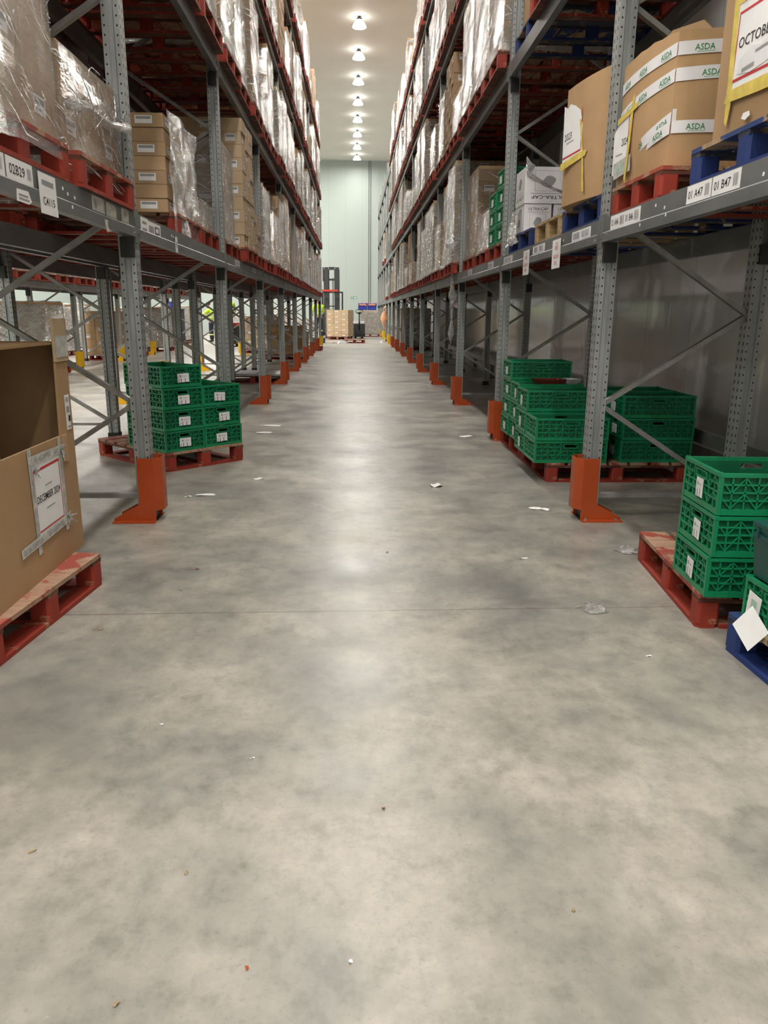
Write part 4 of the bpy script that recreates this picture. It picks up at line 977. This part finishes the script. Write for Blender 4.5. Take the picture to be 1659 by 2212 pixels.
# ------------------------------------------------------------------ cut-front bin at the left edge
pallet(-1.934, 3.30, 0, R(-6), 'worn red floor pallet at the left edge under the large cut-front bin', None, 'red', 1.0, 1.2)
def cut_bin():
    r = empty('cardboard_bin', (-1.92, 3.38, PZ), None, 'large cardboard bin with cut-open front and taped DECEMBER 2024 sheet, at left', 'cardboard bin')
    T = Matrix(((0,0,1,0),(1,0,0,0),(0,1,0,0),(0,0,0,1)))   # (y,z,x) -> (x,y,z)
    mb = MB(); w = .012
    mb.prism([(-.51,0),(.51,0),(.51,1.035),(.37,1.035),(.345,.60),(-.31,.60),(-.33,1.035),(-.51,1.035)], .5-w, .5, 0, T)
    ob('front_panel', mb.mesh('front_panel', ['cardb']), r)
    mb = MB().box(-.5, .5-w, .51-w, .51, 0, 1.03, 0); ob('side_panel', mb.mesh('side_panel', ['cardb']), r)
    mb = MB().box(-.5, .5-w, -.51, -.51+w, 0, 1.03, 0); ob('side_panel', mb.mesh('side_panel', ['cardb']), r)
    mb = MB().box(-.5, -.5+w, -.51+w, .51-w, 0, 1.03, 0); ob('back_panel', mb.mesh('back_panel', ['cardb']), r)
    mb = MB().box(-.5, .5-w-.001, -.51, .51, 1.031, 1.040, 0); ob('top_panel', mb.mesh('top_panel', ['cardb']), r)
    mb = MB().box(-.5+w, .5-w, -.51+w, .51-w, 0, .012, 0); ob('floor_panel', mb.mesh('floor_panel', ['cardb']), r)
    mb = MB().box(.492, .506, .36, .515, .95, 1.15, 0).box(.44, .506, .512, .522, .95, 1.15, 0); ob('corner_strip', mb.mesh('corner_strip', ['cardpale']), r)
    ob('clear_tape', decal('clear_tape', .15, .10, 'tapegrey', [], []), r, M=frame((.508, .44, 1.02), (0,1,0), (1,0,0)))
    mb = MB().box(.500, .507, .345, .395, .47, .60, 0); ob('cut_flap', mb.mesh('cut_flap', ['cardb']), r)
    F = lambda y, z, a=0: frame((.5025, y, z), (0,1,0), (1,0,0)) @ Matrix.Rotation(R(a), 4, 'Z')
    S = .36; ob('date_sheet', decal('date_sheet', .36, .36, 'paper', [('r', -.155,.125,.15,.137,1), ('r', -.155,-.15,-.148,.137,1), ('r', .143,-.14,.15,.137,1), ('r', -.155,-.15,.15,-.143,1), ('t', 'DECEMBER 2024', -.006, .0, .035, 2, .268), ('r', -.04,.045,.04,.050,3), ('r', -.05,-.06,.05,-.055,3)], ['inkred', 'ink', 'inkgrey']), r, M=F(.125, .365, 1))
    V = lambda s, n, L: [('t', s, 0, L*(i+.5-n/2)/n, .020, 1, L/n*.8, -PI/2) for i in range(n)]
    for (y, z, w_, h_, a, it) in ((-.045, .36, .036, .48, 2, V('Q C ACCEPTED', 2, .48)), (.300, .37, .036, .46, 1, V('QC ACCEPTED', 2, .46))):
        ob('quality_tape', decal('quality_tape', w_, h_, 'tapegrey', it, ['inkgrey']), r, M=frame((.5040, y, z), (0,1,0), (1,0,0)) @ Matrix.Rotation(R(a), 4, 'Z'))
    ob('quality_tape', decal('quality_tape', .58, .042, 'tapegrey', [('t', 'QC ACCEPTED', -.17, 0, .022, 1, .20), ('t', 'QC ACCEPTED', .10, 0, .022, 1, .20)], ['inkgrey']), r, M=frame((.5055, .06, .185), (0,1,0), (1,0,0)) @ Matrix.Rotation(R(2), 4, 'Z'))
    ob('quality_tape', decal('quality_tape', .40, .040, 'tapegrey', [('t', 'QC ACCEPTED', -.05, 0, .022, 1, .19), ('t', 'QC', .12, 0, .022, 1, .05)], ['inkgrey']), r, M=frame((.5055, .13, .545), (0,1,0), (1,0,0)) @ Matrix.Rotation(R(-1), 4, 'Z'))
    ob('shipping_label', decal('shipping_label', .055, .17, 'paper', bars(-.02,.05,.02,.075,8,1) + [('r', -.02,.0,.015,.03,1), ('r', -.005,-.045,.02,-.015,2), ('r', -.02,-.075,.02,-.065,1)], ['inkgrey', 'ink']), r, M=frame((.5015, .455, .70), (0,1,0), (1,0,0)))
    def wad(p, s, seed):
        mb = MB(); rg = random.Random(seed)
        for i in range(7): mb.tube([p, (p[0]+rg.uniform(.0,.03), p[1]+rg.uniform(-s,s), p[2]+rg.uniform(-s,s))], [.007,.002], 5)
        ob('tape_curl', mb.mesh('tape_curl', ['filmwad'], True), r)
    wad((.508, .31, .535), .045, 1); wad((.508, .31, .205), .045, 2); wad((.508, -.02, .50), .04, 3)
cut_bin()

# ------------------------------------------------------------------ floor pallets and loads under the racks
G1 = 'loads standing on the floor under the racks'
pallet(-1.98, 15.6, 0, PI, 'dark red floor pallet under the left rack, topped with a flat white board', None, 'red', 1.0, 1.2, False)
tag(ob('white_board', MB().cbox(-.58,.58,-.48,.48,0,.02,.02).mesh('white_board', ['whitebox']), None, (-1.98, 15.6, PZ+.002), .03), 'flat white board lying on a floor pallet under the left rack', 'board')
for i, (x, y, hh, fl) in enumerate(((-2.0, 23.4, 4, False), (-2.1, 26.4, 1, False), (-3.1, 26.9, 3, False))):
    where = ['nearest', 'middle', 'far'][i]
    pallet(x, y, 0, PI, 'red floor pallet under the left rack, %s of three carrying brown cartons' % where, None, 'red', detail=False)
    wrapped_load(x, y, PZ, PI, VARS[[3,7,6][i]], 'shaded brown carton stack on the floor under the left rack, %s of three' % where, G1, fl)
pallet(-1.78, 28.95, 0, PI, 'red pallet poking into the aisle by the last orange left guards', None, 'red', detail=False)
for i, y in enumerate((30.2, 31.25, 33.4)):
    pallet(2.35, y, 0, 0, 'dark floor pallet far under the right rack, %s of three' % ORD[i+1], None, 'red', detail=False)
    wrapped_load(2.35, y, PZ, 0, VARS[[0,5,4][i]], 'shaded carton stack on the floor far under the right rack, %s of three' % ORD[i+1], G1, i != 1, i)
# second aisle, seen below the left rack
AIS = [(-7.0, 22.6, 2, False, 'dark brown'), (-7.0, 23.95, 6, True, 'bright film-wrapped'), (-7.0, 27.6, 4, True, 'white film-wrapped'), (-7.0, 17.2, 0, True, 'pale'), (-9.3, 17.2, 5, True, 'white'),
       (-9.4, 18.6, 1, True, 'tall white'), (-9.5, 20.6, 4, True, 'pale wrapped'), (-9.3, 24.5, 0, True, 'shiny wrapped'), (-9.6, 27.0, 1, True, 'far white'), (-12.2, 22.0, 1, True, 'distant white'), (-12.4, 24.6, 5, True, 'distant pale'),
       (-12.5, 28.0, 0, True, 'distant shiny'), (-12.1, 32.0, 1, True, 'distant wrapped'), (-9.0, 31.0, 4, True, 'far pale'), (-7.8, 34.5, 1, True, 'pale wrapped end'), (-5.2, 42.5, 3, True, 'low distant'), (-3.9, 44.5, 1, True, 'low pale distant'), (-6.8, 45, 6, True, 'distant brown'),
       (-2.6, 43.0, 3, True, 'low shiny distant')]
for i, (x, y, v, fl, w_) in enumerate(AIS):
    pallet(x, y, 0, R(i*37 % 11-5), 'floor pallet under the %s stack beyond the left rack, %s from camera' % (w_, ORD[i+1]), None, 'red', detail=False)
    wrapped_load(x, y, PZ, R(i*37 % 11-5), VARS[v], '%s carton stack on the floor beyond the left rack, %s from the camera' % (w_, ORD[i+1]), 'loads on the floor beyond the left rack', fl, i, 2)

# ------------------------------------------------------------------ far end of the aisle
def reach_truck():
    r = empty('reach_truck', (-1.19, 42.7, 0), None, 'black reach truck with a tall twin mast at the far end of the aisle', 'forklift')
    for s in (-1, 1):
        mb = MB(); x = s*.26
        mb.box(x-.14, x+.12 if s > 0 else x+.14, -.06, .05, .12, 3.28); mb.box(x-.07-s*.03, x+.07-s*.03, .05, .18, .12, 3.36); mb.box(x-.10, x+.10, -.10, -.06, 2.2, 3.38)
        if s < 0: mb.box(x-.19, x-.12, -.08, .06, 2.72, 3.38)
        ob('mast_rail', mb.mesh('mast_rail', ['darkgrey']), r)
    mb = MB()
    for z, h in ((3.26,.14),(2.76,.09),(1.52,.05),(.5,.12)): mb.box(-.14, .14, -.02, .06, z, z+h)
    ob('mast_crossbar', mb.mesh('mast_crossbar', ['darkgrey']), r)
    ob('lift_cylinder', MB().tube([(.05,.08,.2),(.05,.08,2.9)], .035, 10).mesh('lift_cylinder', ['steel']), r)
    ob('chassis', MB().cbox(-.55,.55,.25,1.5,.14,1.05,.08).box(-.55,.55,.9,1.5,1.05,1.35).box(-.55,-.43,-.9,.4,.08,.30).box(.43,.55,-.9,.4,.08,.30).mesh('chassis', ['darkgrey']), r)
    ob('load_carriage', MB().box(-.52,.30,-.16,-.10,2.24,2.33).mesh('load_carriage', ['redmachine']), r)
    for s in (-1, 1): ob('fork', MB().box(s*.28-.05,s*.28+.05,-1.0,-.12,1.92,1.96).mesh('fork', ['darkgrey']), r)
    cage = MB()
    for (x, y) in ((-.5,.45),(.5,.45),(-.5,1.4),(.5,1.4)): cage.box(x-.03,x+.03,y-.03,y+.03,1.05,2.2)
    cage.box(-.53,.53,.42,1.43,2.2,2.25); ob('overhead_guard', cage.mesh('overhead_guard', ['darkgrey']), r)
    wm = cached('wheel', lambda: MB().lathe([(.001,-.05),(.13,-.05),(.14,-.03),(.14,.03),(.13,.05),(.001,.05)], 18).mesh('wheel', ['black'], True))
    for (x, y) in ((-.49,-.75),(.49,-.75),(-.35,1.3),(.35,1.3)): ob('wheel', wm, r, (x, y, .14), (0, PI/2, 0))
    r.scale = (1.09, 1.09, 1.09)
reach_truck()

def bone(name, verts, edges, radii, root, mat, parent, sub=2):
    me = bpy.data.meshes.new(name); me.from_pydata(verts, edges, []); me.materials.append(MATS[mat])
    o = ob(name, me, parent); md = o.modifiers.new('skin', 'SKIN'); md.use_smooth_shade = True
    for i, (v, r) in enumerate(zip(me.skin_vertices[0].data, radii)):
        v.radius = r if isinstance(r, tuple) else (r, r); v.use_root = (i == root)
    sb = o.modifiers.new('subdivision', 'SUBSURF'); sb.levels = sub; sb.render_levels = sub
    return o
def person(loc, rot, label, arms, lean=0.0, cap=True, band=True):
    """arms: (elbow, wrist) points for left and right in body space, facing -y"""
    r = empty('person', loc, rot, label, 'person')
    def up(p):
        v = Vector(p)
        if v.z > 1.0:
            d = v - Vector((0,0,1.0)); d.rotate(Matrix.Rotation(lean, 3, 'X')); v = Vector((0,0,1.0))+d
        return tuple(v)
    V, E, Rr = [], [], []
    def add(p, rad, to=None):
        V.append(up(p)); Rr.append(rad)
        if to is not None: E.append((to, len(V)-1))
        return len(V)-1
    pel = add((0,0,.96), (.15,.11)); sp = add((0,0,1.16), (.13,.10), pel); ch = add((0,.01,1.36), (.16,.11), sp); nk = add((0,0,1.50), .055, ch)
    jaw = add((0,-.02,1.57), .066, nk); hd = add((0,-.01,1.66), (.078,.092), jaw); tp = add((0,0,1.745), (.062,.075), hd)
    add((0,-.115,1.635), .012, hd)
    for s in (-1, 1): add((s*.085,.005,1.64), .016, hd)
    for s, (el, wr) in zip((-1, 1), arms):
        sh = add((s*.19,.01,1.41), .062, ch); e = add(el, .045, sh); w = add(wr, .030, e)
        d = (Vector(wr)-Vector(el)).normalized(); side = d.cross(Vector((0,0,1))); side = side.normalized() if side.length > .1 else Vector((1,0,0)); dn = Vector((0,0,-1))
        pm = add(Vector(wr)+d*.06, (.034,.018), w)
        for k in range(4):
            o = side*(.024-.016*k); L = (.075,.085,.080,.062)[k]
            a = add(Vector(wr)+d*.10+o, .009, pm); b = add(Vector(wr)+d*(.10+L*.5)+o+dn*.012, .008, a); add(Vector(wr)+d*(.10+L*.85)+o+dn*.035, .007, b)
        t1 = add(Vector(wr)+d*.045+side*.045+dn*.01, .011, w); add(Vector(wr)+d*.085+side*.055+dn*.022, .009, t1)
    for s in (-1, 1):
        hp = add((s*.09,0,.90), .09, pel); kn = add((s*.105,-.02,.50), .058, hp); an = add((s*.11,.01,.09), .042, kn); add((s*.12,-.13,.04), .035, an)
    bone('body', V, E, Rr, 0, 'skin', r)
    jv = [up(p) for p in ((0,0,.92),(0,0,1.16),(0,.01,1.36),(0,0,1.46))]; je = [(0,1),(1,2),(2,3)]; jr = [(.185,.145),(.165,.130),(.19,.14),(.085,.085)]
    for s, (el, wr) in zip((-1, 1), arms):
        k = len(jv); jv += [up((s*.20,.01,1.41)), up(el), up(Vector(el).lerp(Vector(wr), .92))]; je += [(2,k),(k,k+1),(k+1,k+2)]; jr += [.085,.068,.052]
    bone('hi_vis_jacket', jv, je, jr, 0, 'hivis', r)
    tv = [(0,0,1.0),(0,0,.93)]; te = [(0,1)]; tr = [(.165,.125),(.165,.125)]
    for s in (-1, 1):
        k = len(tv); tv += [(s*.09,0,.88),(s*.105,-.02,.50),(s*.11,.01,.08)]; te += [(1,k),(k,k+1),(k+1,k+2)]; tr += [.105,.082,.072]
    bone('trousers', tv, te, tr, 0, 'navy', r)
    for s in (-1, 1):
        if band: ob('reflective_band', MB().tube([(s*.1085,-.008,.30),(s*.109,-.004,.36)], [.083,.083], 14, cap=False).mesh('reflective_band', ['hivisband'], True), r)
        bone('boot', [(s*.11,.02,.10),(s*.11,.02,.045),(s*.12,-.14,.04)], [(0,1),(1,2)], [.066,.058,.046], 0, 'boot', r)
    hv = up((0,.008,1.685)); mb = MB(); mb.lathe([(.098,-.03),(.102,.0),(.094,.045),(.062,.082),(.001,.096)], 18, 0, Matrix.Translation(hv) @ Matrix.Rotation(lean, 4, 'X') @ Matrix.Diagonal((.92,1.08,1,1)))
    if cap: mb.box(-.07,.07,-.19,-.08,-.012,.004, 0, Matrix.Translation(hv) @ Matrix.Rotation(lean, 4, 'X'))
    ob('cap' if cap else 'hair', mb.mesh('headwear', ['hair'], True), r)
    return r
person((-1.62, 36.0, .22), R(200), 'person in bright hi-vis top by the reach truck at the far left end', (((-.27,-.10,1.16),(-.22,-.34,1.08)), ((.27,-.10,1.16),(.20,-.34,1.10))), .12, False)
ob1 = ob('step_box', MB().cbox(-.28,.28,-.28,.28,0,.22,.03).mesh('step_box', ['darkgrey']), None, (-1.62, 36.0, 0)); tag(ob1, 'low dark step under the hi-vis person by the reach truck', 'step')
person((-6.55, 36.3, 0), R(-95), 'person in yellow hi-vis jacket and navy trousers reaching forward beyond the left rack', (((-.30,-.28,1.26),(-.18,-.56,1.20)), ((.30,-.26,1.26),(.16,-.54,1.18))), .18, True)
person((-4.98, 31.36, .26), R(185), 'person in dark cap and hi-vis jacket on a red pallet truck', (((-.27,-.12,1.16),(-.20,-.36,1.06)), ((.27,-.12,1.16),(.20,-.36,1.08))), .05, True)

def pallet_truck(loc, rot, label, body, hood, forks=True):
    r = empty('pallet_truck', loc, rot, label, 'pallet truck')
    ob('body', MB().cbox(-.32,.32,-.22,.30,.10,.78,.06).box(-.34,.34,.28,.42,.06,.30).mesh('body', [body]), r)
    ob('hood', MB().cbox(-.33,.33,-.20,.28,.78,.92,.08).mesh('hood', [hood]), r)
    mb = MB().tube([(0,-.20,.45),(0,-.22,.9),(0,-.25,1.32)], [.05,.035,.03], 8); ob('tiller_arm', mb.mesh('tiller_arm', ['black'], True), r)
    mb = MB().tube([(x, y+.25, z) for x, y, z in [(0,-.50,1.30),(-.13,-.52,1.34),(-.20,-.54,1.42),(-.15,-.54,1.50),(0,-.53,1.50),(.15,-.54,1.50),(.20,-.54,1.42),(.13,-.52,1.34),(0,-.50,1.30)]], .022, 8); mb.box(-.07,.07,-.31,-.24,1.28,1.40)
    ob('tiller_handle', mb.mesh('tiller_handle', ['black'], True), r)
    ob('platform', MB().cbox(-.28,.28,-.85,-.22,.10,.255,.04).mesh('platform', ['black']), r)
    if forks:
        for s in (-1, 1): ob('fork', MB().box(s*.2-.08,s*.2+.08,.4,1.6,.06,.11).mesh('fork', [hood]), r)
    wm = cached('wheel', lambda: None)
    for s in (-1, 1): ob('wheel', wm, r, (s*.18, .05, .14), (0, PI/2, 0))
    return r
pallet_truck((.26, 42.9, 0), R(4), 'black pallet truck with a looped tiller between the far carton stacks', 'darkgrey', 'whitebox')
pallet_truck((-4.98, 32.1, 0), R(0), 'red and black pallet truck under the capped person in the second aisle', 'darkgrey', 'redmachine')
def cover(x, y):
    tag(ob('dark_cage', MB().cbox(-.6,.6,-.5,.5,.0,1.25,.04).box(-.62,.62,-.52,.52,1.25,1.29).mesh('dark_cage', ['navy']), None, (x, y, PZ+.002)), 'navy covered pallet load beside the reaching person beyond the left rack', 'covered load')
pallet(-7.75, 33.0, 0, 0, 'red floor pallet under the navy covered load beyond the left rack', None, 'red', detail=False); cover(-7.75, 33.0)
tag(ob('blue_tub', MB().cbox(-.24,.24,-.18,.18,0,.26,.02).box(-.26,.26,-.2,.2,.24,.28).mesh('blue_tub', ['bluecrate']), None, (-7.45, 33.0, PZ+1.294)), 'blue tub on top of the navy covered load', 'tub')

pallet(-.72, 40.9, 0, R(-14), 'red floor pallet under the square carton block at the far end of the aisle', None, 'red', 1.2, 1.0, False)
wrapped_load(-.72, 40.9, PZ, R(76), (1.16,1.14,1.32,4,3,10,'cardpale'), 'square block of labelled cartons with a film-wrapped side at the far end', 'carton stacks at the far end of the aisle', False, 0, False, .05)
def block_film():
    mb = MB(); mb.grid(lambda u, v: Vector((.02*noise.noise(Vector((u*4, v*6, 1)))-.015, (u-.5)*1.18, -.10+1.48*v)), 14, 14)
    a = R(-14); o = ob('stretch_film', mb.mesh('stretch_film', ['filmwad'], True), None, (-.72-.60*math.cos(a)-.02, 40.9-.60*math.sin(a), PZ), a); tag(o, 'white film over the left side of the square carton block', 'stretch film')
block_film()
pallet(.02, 36.3, 0, R(3), 'empty red pallet in front of the carton block at the far end', None, 'red', 1.0, .9, True)
def film_heap(x, y, s, label, seed, mat='filmwad', h=.3):
    mb = MB(); n = 22
    def fn(u, v):
        a = u*2*PI; rr = s*(1-v)*(1+.35*noise.noise(Vector((math.cos(a)*1.5, math.sin(a)*1.5, v*3+seed))))
        z = h*s*2*(v**.7)*(.7+.6*noise.noise(Vector((math.cos(a)*2, math.sin(a)*2, v*2+seed+5)))) + .004
        return Vector((rr*math.cos(a), rr*math.sin(a), max(.003, z)))
    mb.grid(fn, n, 8); rg = random.Random(seed)
    for i in range(5):
        a = rg.random()*6.28; mb.tube([(.5*s*math.cos(a), .5*s*math.sin(a), .1*s), (1.3*s*math.cos(a+.2), 1.3*s*math.sin(a+.2), .012), (1.8*s*math.cos(a+.5), 1.8*s*math.sin(a+.5), .006)], [.06*s,.05*s,.02*s], 5)
    tag(ob('film_wad', mb.mesh('film_wad', [mat], True), None, (x, y, 0)), label, 'plastic litter')
film_heap(-.55, 35.6, .34, 'heap of white film lying by the empty red pallet at the far end', 3)
pallet(.95, 46.4, 0, 0, 'red pallet under the pale wrapped stack at the far right end', None, 'red', detail=False, w=1.0, d=1.1)
wrapped_load(.92, 46.4, PZ, PI/2, (1.0,1.12,1.30,3,3,7,'cardpale'), 'pale white-wrapped stack under blue crates at the far end of the aisle', 'carton stacks at the far end of the aisle', True, 2, True, .03)
def blue_crate(x, y, z, label):
    r = empty('blue_crate', (x, y, z), None, label, 'crate', 'blue crates at the far end')
    mb = MB().box(-.26,.26,-.2,.2,0,.02).box(-.26,.26,-.2,-.185,0,.185).box(-.26,.26,.185,.2,0,.185).box(-.26,-.245,-.2,.2,0,.185).box(.245,.26,-.2,.2,0,.185)
    for i in range(6): mb.box(-.25+.09*i,-.235+.09*i,-.207,-.2,0,.185)
    mb.box(-.27,.27,-.21,-.2,.165,.19); ob('crate_body', mb.mesh('crate_body', ['bluecrate']), r)
    mb = MB(); rg = random.Random(int(x*77))
    for i in range(6):
        m = Matrix.Translation((-.18+.07*i, -.10+.05*rg.random(), .15+.03*rg.random())); mb.lathe([(.001,-.045),(.035,-.03),(.045,0),(.035,.03),(.001,.045)], 8, 0, m)
    ob('produce', mb.mesh('produce', ['produce'], True), r)
    if z > PZ+1.45:
        mb = MB(); rg = random.Random(int(x*91))
        for i in range(5): m = Matrix.Translation((-.16+.08*i, -.215, .07+.05*rg.random())) @ Matrix.Rotation(PI/2, 4, 'X'); mb.lathe([(.001,.010),(.04,.008),(.055,.0)], 8, 0, m)
        ob('front_print', mb.mesh('front_print', ['produce'], True), r)
for i, x in enumerate((.50, 1.04)):
    blue_crate(x, 46.3, PZ+1.345, '%s lower blue crate on the pale far stack' % ('left', 'right')[i]); blue_crate(x+.01, 46.3, PZ+1.54, '%s upper blue crate with orange produce on the pale far stack' % ('left', 'right')[i])

# film and netting hanging along the right rack
def hanging_film():
    mb = MB(); pts = [(1.53,12.0,2.55),(1.50,11.98,2.35),(1.515,12.0,2.18),(1.50,12.0,1.98),(1.49,12.0,1.72),(1.50,11.98,1.60),(1.485,12.0,1.50),(1.49,12.02,1.25),(1.47,12.0,1.05),(1.48,12.0,.95)]
    mb.tube(pts, [.05,.13,.05,.025,.035,.075,.03,.012,.035,.008], 9)
    mb.tube([(1.49,12,1.25),(1.52,12.02,1.05),(1.46,12,.82)], [.01,.014,.003], 5)
    for v in range(len(mb.v)):
        p = Vector(mb.v[v]); mb.v[v] = tuple(p+noise.noise_vector(p*9)*.018)
    tag(ob('film_strand', mb.mesh('film_strand', ['filmwad'], True), None), 'long twisted strand of film hanging from the right rack beam', 'plastic film')
hanging_film()
def orange_net():
    mb = MB(); pts = [(1.60,38.48,1.70),(1.50,38.46,1.62),(1.46,38.45,1.32),(1.48,38.5,1.10),(1.46,38.45,.85),(1.50,38.5,.5)]
    mb.tube(pts, [.02,.03,.10,.20,.06,.03], 10)
    for v in range(len(mb.v)):
        p = Vector(mb.v[v]); mb.v[v] = tuple(p+noise.noise_vector(p*5)*.08)
    tag(ob('orange_film', mb.mesh('orange_film', ['orangefilm'], True), None), 'bunch of orange film hanging from the far right rack', 'plastic film')
orange_net()
film_heap(1.30, 36.9, .16, 'small white film heap beside the last orange right guard', 8)

# ------------------------------------------------------------------ litter on the floor
def scrap(x, y, w, h, rot, label, mat='paper', seed=1, curl=.006):
    if max(w, h) < .04: w *= .65; h *= .65; curl *= .6
    rg = random.Random(seed); mb = MB()
    ph = rg.uniform(0, 6)
    mb.grid(lambda u, v: Vector(((u-.5)*w*(1+.12*math.sin(v*7+ph)), (v-.5)*h*(1+.15*math.sin(u*6+ph)), .002+curl*(.5+.5*math.sin(u*5+v*4+ph)))), 8, 4)
    tag(ob('paper_scrap', mb.mesh('paper_scrap', [mat]), None, (x, y, 0), rot), label, 'litter')
scrap(-1.13, 5.68, .135, .05, .12, 'flat white paper strip on the floor right of the first left guard', seed=1)
scrap(-1.25, 5.62, .05, .02, .6, 'tiny white shred beside the flat paper strip at left', seed=2)
scrap(-1.00, 9.35, .20, .10, -.1, 'far white paper scrap on the floor past the left green crates', seed=3)
scrap(-1.04, 8.79, .16, .09, .3, 'nearer white paper scrap on the floor past the left green crates', seed=4)
scrap(-.80, 6.26, .08, .05, .9, 'small white shred right of the askew red pallet', seed=5)
scrap(.66, 5.99, .09, .09, .4, 'lone white paper scrap in the middle of the aisle floor', seed=6, curl=.015)
scrap(1.30, 5.25, .08, .06, .2, 'white paper scrap left of the first right guard', seed=7)
scrap(1.36, 5.22, .06, .05, -.5, 'smaller paper piece touching the scrap left of the first right guard', seed=8)
film_heap(1.13, 3.32, .055, 'crumpled clear film wad on the floor joint at right', 4, h=.45)
film_heap(1.60, 4.24, .06, 'clear film wad behind the worn red pallet at right', 6, h=.35)
scrap(-.85, 3.94, .030, .018, .5, 'dark crumb on the floor in front of the first left guard', 'maroon', 9, .01)
scrap(-.87, 3.62, .028, .014, -.3, 'small bent metal clip on the floor right of the left bin', 'inkgrey', 10, .01)
scrap(-1.11, 3.14, .03, .014, .5, 'pale wood chip beside the worn red pallet at left', 'raw', 11)
scrap(-.83, 1.71, .032, .007, .8, 'pale splinter on the floor at the left edge foreground', 'raw', 12)
scrap(-.42, 1.62, .010, .020, .1, 'yellow wood chip on the foreground floor left of centre', 'raw', 13)
scrap(-.48, 1.25, .010, .022, -.6, 'splinter lowest on the floor at bottom left', 'raw', 14)
scrap(-.32, 2.12, .020, .006, .4, 'thin pale splinter on the floor left of centre', 'paper', 15)
scrap(-.65, 2.33, .018, .006, .3, 'thin white splinter on the floor below the left pallet', 'paper', 16)
scrap(-.23, 1.33, .010, .016, .2, 'tiny orange chip on the foreground floor', 'orange', 17)
scrap(-.01, 1.34, .012, .012, .2, 'tiny white chip near the bottom centre of the floor', 'paper', 18)
scrap(.08, 1.86, .014, .012, .2, 'tiny brown crumb on the floor at centre', 'maroon', 19)
scrap(1.20, 2.82, .035, .014, .1, 'white shred on the floor left of the blue pallet', 'paper', 20)
scrap(.96, 4.10, .05, .008, .1, 'thin white shred on the floor right of centre', 'paper', 21)
scrap(.19, 4.23, .022, .018, .1, 'dark crumb on the floor at the middle of the aisle', 'maroon', 22)
scrap(.51, 1.47, .014, .010, .5, 'tiny pale chip on the foreground floor right of centre', 'raw', 23)
scrap(1.27, 8.55, .16, .10, .5, 'grubby white scrap on the floor before the second right guard', 'paper', 24)
